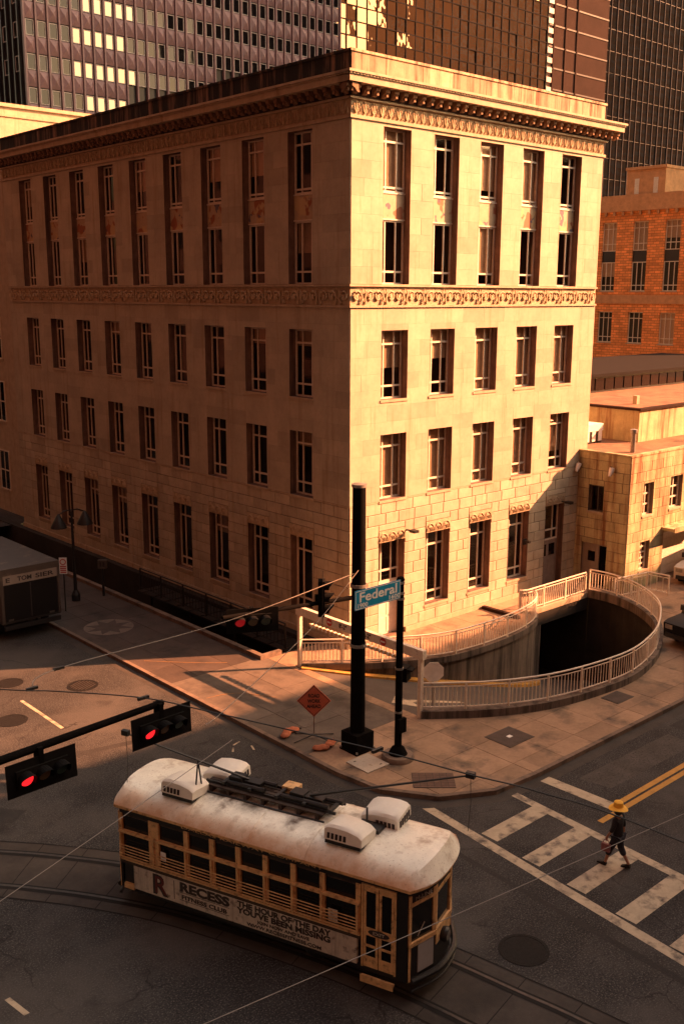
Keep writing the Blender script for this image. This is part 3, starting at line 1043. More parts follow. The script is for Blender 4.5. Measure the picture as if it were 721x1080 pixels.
for side in ('sunny', 'shaded'):
    sunny = side == 'sunny'
    n, u0, us, uw = (5, RX, RS, RW) if sunny else (9, LY, LS, LW)
    UL = WB if sunny else LB
    # local frame: sunny: x -> +X; shaded: x runs from far end to the corner
    if sunny:
        loc, rz = Vector((0, 0, 0)), 0.0
        cols = [u0 + i * us for i in range(n)]
    else:
        loc, rz = Vector((0, LB, 0)), -PI / 2
        cols = [LB - (u0 + i * us) - uw for i in range(n)]      # i=0 nearest the corner
    rot = Matrix.Rotation(rz, 3, 'Z')

    def W(x, y, z):
        return loc + rot @ Vector((x, y, z))
    ops = []
    for i, x in enumerate(cols):
        ops.append((x, x + uw, *ROWS['tall']))
        ops.append((x, x + uw, *ROWS['C']))
        ops.append((x, x + uw, *ROWS['D']))
        if sunny and i in (0, 4):
            ops.append((x, x + uw, 0.13, ROWS['E'][1]))
        else:
            ops.append((x, x + uw, *ROWS['E']))
    m = wall_with_openings((0, UL), (0, HB), ops)
    wall = put('wall', m.mesh('wall', 'joint'), bld, loc, rz)
    wall['label'] = 'sunlit stone wall of five bays' if sunny else 'shaded stone wall of nine bays'
    # smooth lining of the reveals, darker brown than the wall stone
    for (a, b, c, d) in ops:
        w_, h_ = b - a, d - c

        def lining():
            e = 0.006
            m = MB()
            m.quad((e, -0.03, e), (e, 0.41, e), (e, 0.41, h_ - e), (e, -0.03, h_ - e))
            m.quad((w_ - e, -0.03, e), (w_ - e, 0.41, e), (w_ - e, 0.41, h_ - e), (w_ - e, -0.03, h_ - e))
            m.quad((e, -0.03, e), (w_ - e, -0.03, e), (w_ - e, 0.41, e), (e, 0.41, e))
            m.quad((e, -0.03, h_ - e), (w_ - e, -0.03, h_ - e), (w_ - e, 0.41, h_ - e), (e, 0.41, h_ - e))
            return m.mesh('reveal', 'reveal_brown')
        put('reveal', cached(('rev', round(w_, 3), round(h_, 3)), lining), wall, (a, 0, c))
    # plinth
    pl = MB()
    free = [(0, UL)]
    if sunny:
        free = [(0, cols[0] - 0.12), (cols[0] + uw + 0.12, cols[4] - 0.12), (cols[4] + uw + 0.12, UL)]
    for a, b in free:
        pl.box(a - (0.09 if a == 0 and sunny else 0), b + (0.09 if (b == UL and not sunny) else 0), -0.09, 0.05, 0.0, 0.34)
    put('plinth', pl.mesh('plinth', 'trim_stone'), wall)
    # rusticated base: every block its own stone
    lint = [(x - 0.03, x + uw + 0.03, 4.23, 4.72) for x in cols]
    bl = course_stones((0, UL), 0.34, 5.90, ops + lint, 0.465, 0.98, 0.022, rng)
    near = sorted(bl, key=lambda q: (-q[1] if not sunny else q[0]))
    lim = 155 if not sunny else 999
    for q in near[:lim]:
        w_, h_ = round(q[1] - q[0], 2), round(q[3] - q[2], 3)
        me = cached(('ash', w_, h_), lambda: MB().cham(0, w_, -0.035, 0.0, 0, h_, 0.014).mesh('stone', 'stone'))
        put('stone', me, wall, (q[0], 0, q[2]))
    if near[lim:]:
        m = MB()
        for q in near[lim:]:
            m.cham(q[0], q[1], -0.035, 0, q[2], q[3], 0.014, tone=rng.uniform(0.86, 1.14))
        stuff(put('far_stones', m.mesh('far_stones', 'ashlar'), wall))
    # thin string course over the base, then smooth ashlar
    put('string_course', MB().box(0, UL, -0.045, 0.02, 5.905, 5.962).mesh('string_course', 'trim_stone'), wall)
    m = MB()
    for q in course_stones((0, UL), 5.97, 13.60, ops, 0.636, 1.25, 0.003, rng) + course_stones((0, UL), 14.47, 20.2, ops, 0.637, 1.15, 0.003, rng):
        m.cham(q[0], q[1], -0.036 + rng.uniform(-0.003, 0.003), 0, q[2], q[3], 0.002, tone=rng.choice((0.87, 0.95, 1.0, 1.0, 1.0, 1.03)) * rng.uniform(0.98, 1.02))
    m.box(0, UL, -0.036, 0, 20.2, HB)
    stuff(put('ashlar_courses', m.mesh('ashlar_courses', 'ashlar'), wall))
    # windows
    V3 = (0.30, 0.70)
    rr = random.Random(5 if sunny else 11)
    for i, x in enumerate(cols):
        sp = sunny or i < 4
        bset = {0: 0.55, 1: 0.45} if sunny else {}
        add_window(bld, W(x, 0, ROWS['C'][0]), rz, uw, 2.70, V3, (0.19, 0.80), split=sp, blind=bset.get(i, rr.choice((None, 1.0, 0.5, 1.0) if sunny else (None, None, None, 0.25))))
        add_window(bld, W(x, 0, ROWS['D'][0]), rz, uw, 2.67, V3, (0.19, 0.80), split=sp, blind=rr.choice((1.0, 1.0, 1.0, 0.7) if sunny else (None, None, None, 0.25)))
        add_window(bld, W(x, 0, 14.47), rz, uw, 2.42, V3, (0.20,), split=sp, blind=rr.choice((None, None, 1.0, 0.8) if sunny else (None, None, None, 0.5)))
        add_window(bld, W(x, 0, 17.90), rz, uw, 2.30, V3, (0.08, 0.80), split=sp, blind=rr.choice((None, 1.0, 0.8) if sunny else (None, None, None, 0.6)), sill=False)
        sp_o = put('spandrel', cached(('spd', uw), lambda: MB().box(0, uw, 0, 0.1, 0, 1.02).mesh('spandrel', 'mural')), bld, W(x, 0.27, 16.885), rz)
        put('spandrel_rail', cached(('spr', uw), lambda: MB().box(0, uw, -0.03, 0, 0, 0.05).box(0, uw, -0.03, 0, 0.97, 1.02).mesh('spandrel_rail', 'window_paint')), sp_o)
        if sunny and i in (0, 4):
            dm = 'door_paint' if i == 0 else 'grey_door'
            add_window(bld, W(x, 0, 2.42), rz, uw, 4.23 - 2.42, V3, (0.28,), split=True, blind=None, sill=False)
            fr_o = put('door_frame', MB().box(0, 0.07, 0, 0.1, 0, 2.29).box(uw - 0.07, uw, 0, 0.1, 0, 2.29).box(0.07, uw - 0.07, 0, 0.1, 2.22, 2.29).mesh('door_frame', dm), bld, W(x, 0.30, 0.13), rz)
            for k in (0, 1):
                d0 = 0.075 + k * (uw - 0.15) / 2
                dw = (uw - 0.15) / 2 - 0.005
                dd = put('door', MB().box(0, dw, 0.02, 0.07, 0, 2.21).box(0.08, dw - 0.08, 0.006, 0.02, 0.1, 0.75).box(0.08, dw - 0.08, 0.006, 0.02, 0.85, 1.35).mesh('door', dm), fr_o, (d0, 0, 0))
                put('door_window', MB().box(0.1, dw - 0.1, 0.010, 0.03, 1.5, 2.08).mesh('door_window', 'tram_pane'), fr_o, (d0, 0, 0))
        else:
            add_window(bld, W(x, 0, 1.05), rz, uw, 3.18, V3, (0.14, 0.80), split=sp, blind=rr.choice((None, None, None, 0.3)))
        # carved lintel over the ground floor opening
        def lintel():
            m = MB().box(-0.02, uw + 0.02, -0.06, 0.0, 0, 0.47)
            for cx in (0.24, 0.73, 1.22):
                for r0 in (0.21, 0.12):
                    m.tube([(cx + r0 * math.cos(a), -0.07, 0.06 + r0 * 1.5 * math.sin(a)) for a in [PI * k / 8 for k in range(9)]], 0.03, 5)
                m.tube([(cx, -0.075, 0.06), (cx, -0.075, 0.2)], 0.04, 5)
            return m.mesh('carved_lintel', 'carved_stone')
        put('carved_lintel', cached(('lintel', uw), lintel), bld, W(x, 0, 4.24), rz)
    # middle frieze with scroll ornaments
    e0, e1 = (0, 0.0) if sunny else (0, 0.0)
    fz = put('frieze', MB().box(-0.0, UL, -0.012, 0.0, 13.66, 14.40).mesh('frieze', 'carved_stone'), bld, loc, rz)
    xa, xb = (-0.11, UL + 0.0) if sunny else (0, UL + 0.11)
    for z0, z1, pr in ((13.60, 13.68, 0.10), (14.385, 14.46, 0.115)):
        put('moulding', MB().box(xa if sunny else 0, xb if not sunny else UL, -pr, -0.03, z0, z1).mesh('moulding', 'trim_stone'), fz)

    def scroll():
        m = MB()
        pts_ = [(0.19 + (0.20 - 0.0125 * k) * math.cos(PI * 0.22 * k), -0.065, 0.28 + (0.22 - 0.0145 * k) * math.sin(PI * 0.22 * k)) for k in range(12)]
        m.tube(pts_, 0.045, 5)
        m.tube([(0.40, -0.06, -0.02), (0.46, -0.085, 0.2), (0.41, -0.085, 0.42), (0.50, -0.06, 0.58)], 0.045, 4, 0.02)
        m.tube([(0.40, -0.06, 0.1), (0.33, -0.07, 0.02)], 0.03, 4)
        m.box(0.13, 0.25, -0.10, -0.01, 0.2, 0.34)
        return m.mesh('scroll_ornament', 'carved_stone')
    no = int(UL / 0.56)
    for k in range(no):
        so_ = put('scroll_ornament', cached('scroll', scroll), fz, (0.09 + k * (UL - 0.1) / no + (0.5 if k % 2 else 0), 0, 13.74))
        so_.scale = (-1 if k % 2 else 1, 1, 1)
    # cornice
    def rail_box(y, z0, z1, mat='trim_stone', nm='moulding', par=None):
        a, b = (-y, UL + y) if sunny else (-y, UL)
        if not sunny:
            a, b = -y, UL + (y - 0.004)
        return put(nm, MB().box(a, b, -y, 0.0, z0, z1).mesh(nm, mat), par, loc if par is None else (0, 0, 0), rz if par is None else 0)
    cn = put('cornice', MB().box(-0.015, UL + 0.015, -0.015, 0.0, 20.44, 20.98).mesh('cornice', 'carved_stone'), bld, loc, rz)
    rail_box(0.10, 20.325, 20.44, par=cn)
    rail_box(0.15, 20.98, 21.06, par=cn)
    rail_box(0.20, 21.06, 21.42, 'soot_stone' if not sunny else 'brown_cladding', 'bracket_ground', par=cn)  # dark backing, part soot, part corona shade put into the colour
    rail_box(0.66, 21.42, 21.64, par=cn, nm='corona')
    rail_box(0.70, 21.64, 21.70, par=cn)
    rail_box(0.76, 21.705, 21.79, par=cn)

    def bracket():
        m = MB()
        prof = [(-0.17, 0.02), (-0.25, 0.05), (-0.34, 0.15), (-0.46, 0.21), (-0.48, 0.35), (-0.17, 0.35)]
        i = len(m.v)
        for x in (-0.105, 0.105):
            m.quad(*[(x, y, z) for y, z in prof])
        for a, b in zip(prof, prof[1:] + prof[:1]):
            m.quad((-0.105, *a), (0.105, *a), (0.105, *b), (-0.105, *b))
        m.box(-0.05, 0.05, -0.44, -0.36, 0.06, 0.16)
        return m.mesh('bracket', 'bracket_stone')
    nb = int((UL + 1.0) / 0.475)
    for k in range(nb + 1):
        put('bracket', cached('bracket', bracket), cn, (-0.52 + k * (UL + 1.0) / nb, 0, 21.065))

    def anthemion():
        m = MB()
        m.tube([(0, -0.06, 0.02), (0, -0.085, 0.25), (0, -0.06, 0.46)], 0.04, 4, 0.025)
        for s in (-1, 1):
            m.tube([(0, -0.06, 0.04), (s * 0.09, -0.085, 0.16), (s * 0.12, -0.085, 0.32), (s * 0.05, -0.07, 0.42)], 0.03, 4, 0.018)
        m.tube([(0.17, -0.06, 0.03), (0.21, -0.08, 0.22), (0.25, -0.06, 0.03)], 0.022, 4)
        return m.mesh('anthemion', 'carved_stone')
    na = int(UL / 0.43)
    for k in range(na):
        put('anthemion', cached('anth', anthemion), cn, (0.2 + k * (UL - 0.1) / na, 0, 20.47))
    # rope edge on top of the corona
    nd = int((UL + 1.4) / 0.16)
    dm_ = MB()
    for k in range(nd):
        x = -0.7 + k * (UL + 1.4) / nd
        dm_.box(x, x + 0.085, -0.725, -0.6, 21.655, 21.70)
    stuff(put('dentils', dm_.mesh('dentils', 'trim_stone'), cn))
    # parapet of separate stones under a coping
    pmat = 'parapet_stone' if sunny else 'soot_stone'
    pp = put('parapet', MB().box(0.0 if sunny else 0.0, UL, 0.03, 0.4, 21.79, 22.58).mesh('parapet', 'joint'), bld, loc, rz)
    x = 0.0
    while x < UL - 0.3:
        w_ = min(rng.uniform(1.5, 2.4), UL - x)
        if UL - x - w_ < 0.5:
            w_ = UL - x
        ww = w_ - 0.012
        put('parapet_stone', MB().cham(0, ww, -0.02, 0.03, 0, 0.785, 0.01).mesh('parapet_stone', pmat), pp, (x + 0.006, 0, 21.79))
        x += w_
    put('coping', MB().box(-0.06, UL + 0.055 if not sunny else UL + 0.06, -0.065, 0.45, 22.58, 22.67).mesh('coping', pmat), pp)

# dark interior behind the glass, floors, the roof and the hidden rear walls
MB().box(0.9, WB - 0.3, 0.9, LB - 0.3, 0.05, 21.6).build('interior', 'room', bld)
MB().quad((0.03, 0.4, 21.8), (WB, 0.4, 21.8), (WB, LB, 21.8), (0.03, LB, 21.8)).build('roof', 'roof_gravel', bld)
rw = MB()
rw.quad((WB - 0.004, 0.02, 0), (WB - 0.004, LB, 0), (WB - 0.004, LB, 22.6), (WB - 0.004, 0.02, 22.6))
rw.quad((0.02, LB - 0.004, 0), (WB, LB - 0.004, 0), (WB, LB - 0.004, 22.6), (0.02, LB - 0.004, 22.6))
rw.build('rear_wall', 'trim_stone', bld)
# floodlight bracket lamps by the doors and windows
for (x, z) in ((1.63 + 1.55, 4.55), (1.63 + 4 * RS + 1.2, 4.3)):
    l = put('wall_lamp', MB().box(-0.05, 0.05, -0.42, 0, 0, 0.05).box(-0.13, 0.13, -0.62, -0.3, -0.02, 0.09).mesh('wall_lamp', 'black_metal'), bld, (x, -0.03, z))
put('security_camera', MB().box(-0.06, 0.06, -0.35, 0, 0, 0.1).box(-0.12, 0.12, -0.05, 0, -0.12, 0.16).mesh('security_camera', 'black_metal'), bld, (11.1, -0.03, 2.75))

# ---- far wing of the block, set back, with a sunlit upper storey
wing = thing('office_wing', 'plain taller stone wing behind the far end of the shaded facade', 'building', (1.2, 32.2, 0))
w = MB().box(0, 26, 0, 30, 0, 24.9)
w.build('wall', 'trim_stone', wing)
MB().box(-0.15, 26.1, -0.15, 30, 24.9, 25.1).build('coping', 'trim_stone', wing)
MB().box(-0.08, 26.05, -0.08, 30, 24.35, 24.5).build('string_course', 'trim_stone', wing)
for k in range(3):
    for z in (1.5, 6.0, 10.0, 15.0):
        add_window(wing, (0, 3.0 + k * 3.2, z), -PI / 2, 1.4, 2.6, (0.5,), (0.5,), inset=-0.06, split=False, sill=True, pmat='black_pane')
lk = thing('link_wall', 'dark narrow recess wall joining facade and far wing', 'wall', (2.4, 29.5, 0))
MB().box(0, 0.4, 0, 2.7, 0, 21).build('wall', 'joint', lk)
MB().box(-0.05, 0.45, 0, 2.7, 21, 21.2).build('coping', 'trim_stone', lk)

# ---- low annex at the sunny end
an = thing('annex_building', 'low two storey stone annex with rust streaks and flat gravel roof', 'building', (15.2, -2.9, 0))
AH = 6.67
# local frame: x from annex corner to the right, y back; front wall at y=0
fo = [(16.42 - 15.2, 17.3 - 15.2, 3.70, 5.27), (18.85 - 15.2, 19.95 - 15.2, 3.72, 5.34), (16.42 - 15.2, 17.25 - 15.2, 0.95, 2.38), (18.5 - 15.2, 22.5 - 15.2, 0.16, 2.55)]
wf = put('wall', wall_with_openings((0, 16), (0, AH), fo).mesh('wall', 'joint'), an)
wf['label'] = 'sunlit annex front'
lo = [(1.38, 2.22, 3.80, 5.10), (1.05, 2.48, 0.13, 2.2)]       # measured from the far (main building) end, x local along the side wall
wl = put('wall', wall_with_openings((0, 2.9), (0, AH), [(2.9 - b, 2.9 - a, c, d) for a, b, c, d in [(0.0, 0.0, 0, 0)] if False] + [(0.68, 1.52, 3.80, 5.10), (0.43, 1.86, 0.13, 2.2)]).mesh('wall', 'joint'), an, (0, 2.9, 0), -PI / 2)
wl['label'] = 'shaded annex side wall'
for wall_o, U, ops_ in ((wf, (0, 9.5), fo), (wl, (0, 2.9), [(0.68, 1.52, 3.80, 5.10), (0.43, 1.86, 0.13, 2.2)])):
    for q in course_stones(U, 0.05, AH - 0.32, ops_, 0.48, 1.0, 0.02, rng):
        w_, h_ = round(q[1] - q[0], 2), round(q[3] - q[2], 3)
        put('stone', cached(('anx', w_, h_), lambda: MB().cham(0, w_, -0.03, 0.0, 0, h_, 0.012).mesh('stone', 'annex_stone')), wall_o, (q[0], 0, q[2]))
    put('band', MB().box(U[0], U[1], -0.034, 0, AH - 0.315, AH - 0.01).mesh('band', 'annex_stone'), wall_o)
MB().quad((9.5, -0.004, 0), (16, -0.004, 0), (16, -0.004, AH), (9.5, -0.004, AH)).build('far_wall', 'annex_stone', an)
MB().box(-0.07, 16, -0.07, 0.22, AH, AH + 0.09).build('coping', 'annex_stone', an)
MB().box(-0.07, 0.22, 0.22, 2.9, AH, AH + 0.09).build('coping', 'annex_stone', an)
MB().quad((0.22, 0.22, AH + 0.02), (16, 0.22, AH + 0.02), (16, 20, AH + 0.02), (0.22, 20, AH + 0.02)).build('roof', 'roof_gravel', an)
MB().box(0.6, 15.5, 0.5, 2.4, 0.05, AH - 0.1).build('interior', 'room', an)
for i, o in enumerate(fo[:3]):
    add_window(an, (o[0], 0, o[2]), 0, o[1] - o[0], o[3] - o[2], (0.5,), (0.33, 0.66) if i < 2 else (0.2, 0.4, 0.6, 0.8), inset=0.16, mat='window_paint')
add_window(an, (0, 2.9 - 0.68, 3.80), -PI / 2, 0.84, 1.30, (0.5,), (), inset=0.16, mat='dark_bronze')
gd = put('garage_door', MB().box(0, 4.0, 0, 0.06, 0, 2.38).mesh('garage_door', 'door_paint'), an, (fo[3][0], 0.38, 0.16))
for k in range(5):
    put('door_panel', cached('gpanel', lambda: MB().box(0.06, 3.94, -0.025, 0, 0.02, 0.45).mesh('door_panel', 'door_paint')), gd, (0, 0, k * 0.475))
put('canopy', MB().box(0, 4.6, -0.75, 0.0, 0, 0.14).box(0, 4.6, -0.78, -0.75, -0.05, 0.2).mesh('canopy', 'annex_stone'), an, (3.05, 0, 2.75))
df = put('door_frame', MB().box(0, 0.06, 0, 0.1, 0, 2.07).box(1.37, 1.43, 0, 0.1, 0, 2.07).box(0.06, 1.37, 0, 0.1, 2.0, 2.07).mesh('door_frame', 'grey_door'), an, (0.12, 2.9 - 0.43, 0.13), -PI / 2)
put('door', MB().box(0.06, 0.92, 0.03, 0.08, 0, 2.0).mesh('door', 'grey_door'), df)
put('door_window', MB().box(0.3, 0.7, 0.015, 0.04, 1.15, 1.65).mesh('door_window', 'black_pane'), df)
put('side_pane', MB().box(0.96, 1.37, 0.03, 0.06, 0.0, 2.0).mesh('side_pane', 'black_pane'), df)
for yy in (-0.18, -2.05):
    fl = put('floodlight', MB().lathe([(0.0, 0), (0.07, 0.0), (0.13, 0.3), (0.13, 0.42), (0.0, 0.42)], n=12).mesh('floodlight', 'white_paint', True), an, (-0.42, 2.9 + yy, 5.72))
    fl.rotation_euler = (0, R(28), 0)
    put('lamp_arm', MB().tube([(0.4, 0, 0.25), (0.05, 0, 0.42)], 0.03, 6).mesh('lamp_arm', 'black_metal'), an, (-0.42, 2.9 + yy, 5.75))
# rooftop block, air unit, flue
bk2 = thing('roof_block', 'squat yellow stone rooftop block with gravel roof above the annex', 'roof block', (19.73, -0.4, AH + 0.02))
MB().box(0, 20, 0, 14, 0, 1.62).build('wall', 'annex_stone', bk2)
MB().box(-0.1, 20, -0.1, 14, 1.62, 1.74).build('coping', 'brown_cladding', bk2)
MB().quad((0.15, 0.15, 1.75), (20, 0.15, 1.75), (20, 14, 1.75), (0.15, 14, 1.75)).build('roof', 'roof_gravel', bk2)
MB().box(1.6, 1.85, 1.2, 1.45, 1.75, 2.2).build('vent', 'trim_stone', bk2)
t = thing('roof_vent', 'slim grey flue pipe with cap on the annex roof', 'flue', (16.55, -2.1, AH + 0.02))
MB().tube([(0, 0, 0), (0, 0, 0.95)], 0.12, 12).build('pipe', 'galvanised', t, smooth=True)
MB().lathe([(0.0, 1.15), (0.17, 1.12), (0.17, 0.95), (0.12, 0.92)], n=12).build('cap', 'galvanised', t, smooth=True)
t = thing('air_unit', 'white slatted air unit behind the annex parapet', 'air unit', (16.4, 0.9, AH + 0.02))
MB().box(0, 2.0, 0, 0.9, 0.05, 0.95).build('housing', 'tram_black', t)
for k in range(4):
    MB().box(0.02 + k * 0.55, 0.32 + k * 0.55, -0.03, 0, 0.1, 0.62).build('grille', 'white_paint', t)
MB().box(-0.03, 2.03, -0.05, 0.93, 0.62, 0.98).build('hood', 'white_paint', t)
for y in (0.1, 0.7):
    MB().box(0, 2.0, y, y + 0.1, 0, 0.05).build('foot', 'galvanised', t)
ph = thing('glazed_penthouse', 'dark flat roofed penthouse strip with a row of grey panes', 'penthouse', (24.0, 6.0, AH + 1.77))
MB().box(0, 24, 0, 9, 0, 0.95).build('wall', 'tower_dark', ph)
MB().box(-0.3, 24, -0.3, 9.3, 0.95, 1.12).build('roof', 'mullion_dark', ph)
for k in range(15):
    MB().box(0.12 + k * 1.0, 0.98 + k * 1.0, -0.05, -0.01, 0.14, 0.82).build('pane', 'black_pane', ph)
for k in range(15):
    MB().box(-0.05, -0.01, 0.12 + k * 0.58, 0.6 + k * 0.58, 0.14, 0.82).build('pane', 'black_pane', ph)

# ---- orange brick building in the right background (faces the shaded street side)
b2 = thing('brick_building', 'orange brick office block with paired tall windows beyond the annex roofs', 'building', (60, 34, 0))
BH = 21.8
# local x runs from far (left in view) to near (right): rotation -90 deg
cols2 = [34 - 29.6 + k * 3.35 - 0.0 for k in range(7)]
ops2 = []
for x in cols2:
    ops2 += [(x, x + 1.6, 14.47, 20.85), (x, x + 1.6, 9.6, 12.52), (x, x + 1.6, 5.2, 8.1)]
wb = put('wall', wall_with_openings((0, 30), (0, BH), ops2, 0.3).mesh('wall', 'far_brick'), b2, (0, 0, 0), -PI / 2)
for x in cols2:
    add_window(b2, (0, -x, 18.2), -PI / 2, 1.6, 2.65, (0.33, 0.67), (0.25, 0.78), inset=0.2, split=False, sill=False, blind=random.choice((1.0, 1.0, 0.6)))
    add_window(b2, (0, -x, 14.47), -PI / 2, 1.6, 2.7, (0.33, 0.67), (0.2,), inset=0.2, split=False, blind=random.choice((None, 1.0, 0.5)))
    put('spandrel', cached('sp2', lambda: MB().box(0, 1.6, 0, 0.1, 0, 1.0).mesh('spandrel', 'tower_dark')), b2, (0.2, -x, 17.19), -PI / 2)
    add_window(b2, (0, -x, 9.6), -PI / 2, 1.6, 2.92, (0.33, 0.67), (0.18, 0.8), inset=0.2, split=False, blind=random.choice((None, 1.0)))
    add_window(b2, (0, -x, 5.2), -PI / 2, 1.6, 2.9, (0.33, 0.67), (0.25, 0.75), inset=0.2, split=False)
MB().box(1.0, 20, -30, -0.1, 0, 22.5).build('interior', 'room', b2)
MB().box(-0.08, 0.0, -30, 0, 13.3, 14.1).build('frieze', 'brick_trim', b2)
MB().box(-0.25, 0.3, -30, 0.2, 21.8, 22.4).build('cornice', 'brick_trim', b2)
for k in range(32):
    MB().box(-0.22, -0.05, -0.25 - k * 0.93, -0.02 - k * 0.93, 21.45, 21.79).build('bracket', 'brick_trim', b2)
MB().box(-0.02, 0.5, -30, 0, 22.4, 23.3).build('parapet', 'brick_trim', b2)
MB().quad((0.4, -30, 22.6), (20, -30, 22.6), (20, 0, 22.6), (0.4, 0, 22.6)).build('roof', 'roof_gravel', b2)
pt = put('roof_tower', MB().box(0, 5, -4.1, 0, 0, 3.0).mesh('roof_tower', 'brick_trim'), b2, (1.0, 27.9 - 34, 22.6))
for k in range(2):
    put('lattice', MB().box(-0.05, 0.02, -0.45, 0, 0.5, 2.2).mesh('lattice', 'window_paint'), pt, (0, -0.9 - k * 2.0, 0))
put('tower_cap', MB().box(-0.12, 5.1, -4.2, 0.1, 3.0, 3.25).mesh('tower_cap', 'brick_trim'), pt)

# ---- office towers in the far background
t1 = thing('office_tower', 'purple grey tower with small square windows and pyramid relief panels', 'tower', (21.28, 70, 0))
MB().box(0.25, 40.3, 0.25, 45, 0, 62).build('core', 'tower_dark', t1)
P1, Q1 = 1.238, 3.11
win = MB().box(0, 0.07, -0.03, 0.05, 0, 1.45).box(0.80, 0.87, -0.03, 0.05, 0, 1.45).box(0.07, 0.80, -0.03, 0.05, 0, 0.07).box(0.07, 0.80, -0.03, 0.05, 1.38, 1.45).mesh('window', 'mullion_white')
pn = MB().quad((0, 0, 0), (0.8, 0, 0), (0.8, 0, 1.38), (0, 0, 1.38)).mesh('pane', 'tower_pane')

pn_bright = MB().quad((0, 0, 0), (0.8, 0, 0), (0.8, 0, 1.38), (0, 0, 1.38)).mesh('pane', 'bright_pane')


def pyr():
    m = MB()
    c = (0.52, -0.22, 0.77)
    q = [(0.02, 0, 0.02), (1.02, 0, 0.02), (1.02, 0, 1.52), (0.02, 0, 1.52)]
    for a, b in zip(q, q[1:] + q[:1]):
        m.quad(a, b, c)
    return m.mesh('relief_panel', 'tower_panel')


pyr_m = pyr()
side_m = MB().box(0, 0.12, 0, 0.12, 0, 1.58).mesh('jamb', 'tower_panel')
for k in range(33):
    for j in range(8):
        z = 29.2 + j * Q1
        if j in (0, 1) and k > 8:
            continue
        if j in (2, ) and k > 17:
            continue
        x = k * P1
        wo = put('window', win, t1, (x + 0.2, 0.06, z))
        lit = 4 + (j % 3 == 1) <= k <= 9 - (j % 2) and j >= 1  # window cluster that imitates a reflected lit building
        p = put('pane', pn_bright if lit else pn, wo, (0.035, 0.03, 0.035))
        p.rotation_euler = (random.uniform(-0.02, 0.02), 0, random.uniform(-0.025, 0.025))
        if j < 7:
            put('relief_panel', pyr_m, t1, (x + 0.1, 0.02, z + 1.53))
for k in range(34):
    MB().box(-0.09, 0.09, -0.16, 0.2, 20, 62).build('mullion', 'tower_panel', t1, (k * P1, 0, 0))
for j in range(9):
    z = 29.2 + j * Q1 - 1.6
for k in range(5):
    for j in range(6):
        z = 29.2 + (j + 2) * Q1
        put('window', win, t1, (0.06, 2.4 + k * 2.4, z), -PI / 2)
for k in range(8):
    MB().box(-0.16, 0.2, -0.09, 0.09, 20, 62).build('mullion', 'tower_dark', t1, (0.08, 1.2 + k * 1.24, 0))

t2 = thing('office_tower', 'mirror glass tower with a dark grid of mullions', 'tower', (97.0, 110, 0))
T2W = 59.5
MB().box(0.2, T2W, 0.3, 40, 0, 110).build('core', 'tower_dark', t2)
G2 = 2.43
mp_ = MB().quad((0.06, 0, 0.06), (G2 - 0.06, 0, 0.06), (G2 - 0.06, 0, G2 - 0.06), (0.06, 0, G2 - 0.06)).mesh('pane', 'mirror_pane')
nx2 = int(T2W / G2)
for k in range(nx2):
    for j in range(12):
        o = put('pane', mp_, t2, (k * G2, 0, 50.5 + j * G2))
        o.rotation_euler = (random.gauss(0, 0.012), 0, random.gauss(0, 0.016))
for k in range(nx2 + 1):
    MB().box(-0.10, 0.10, -0.14, 0.1, 40, 110).build('mullion', 'mullion_dark', t2, (k * G2, 0, 0))
for j in range(13):
    MB().box(0, nx2 * G2, -0.10, 0.1, -0.10, 0.10).build('transom', 'mullion_dark', t2, (0, 0, 50.5 + j * G2))
for k in range(16):
    MB().box(0, 1.6, -0.3, 0, 0, 1.0).build('corner_panel', 'mullion_white', t2, (nx2 * G2 + 0.1, 0, 48 + k * 1.9))

t3 = thing('office_tower', 'plain brown clad tower slab squeezed between two glass towers', 'tower', (150, 112, 0))
MB().box(0, 30, 0, 30, 0, 120).build('core', 'brown_cladding', t3)
for k in range(5):
    MB().box(-0.2, 0.2, -0.25, 0, 30, 120).build('pilaster', 'brown_cladding', t3, (2 + k * 4.1, 0, 0))
for k in range(10):
    MB().box(0, 30, -0.12, 0, 0, 0.3).build('floor_band', 'tower_dark', t3, (0, 0, 40 + k * 4.2))

t4 = thing('office_tower', 'black glass tower with thin pale vertical mullions on the right', 'tower', (221.5, 150, 0))
MB().box(0.2, 100, 0.3, 40, 0, 190).build('core', 'tower_dark', t4)
bp_ = MB().quad((0.06, 0, 0.05), (6.06, 0, 0.05), (6.06, 0, 5.7), (0.06, 0, 5.7)).mesh('pane', 'black_pane')
for k in range(13):
    for j in range(16):
        o = put('pane', bp_, t4, (k * 6.12, 0, 30 + j * 5.8))
        o.rotation_euler = (random.gauss(0, 0.006), 0, random.gauss(0, 0.008))
for k in range(27):
    MB().box(-0.10, 0.10, -0.25, 0.05, 10, 190).build('mullion', 'mullion_grey', t4, (k * 3.06, 0, 0))
for j in range(17):
    MB().box(0, 80, -0.03, 0.05, -0.05, 0.05).build('floor_band', 'tower_dark', t4, (0, 0, 30 + j * 5.8))

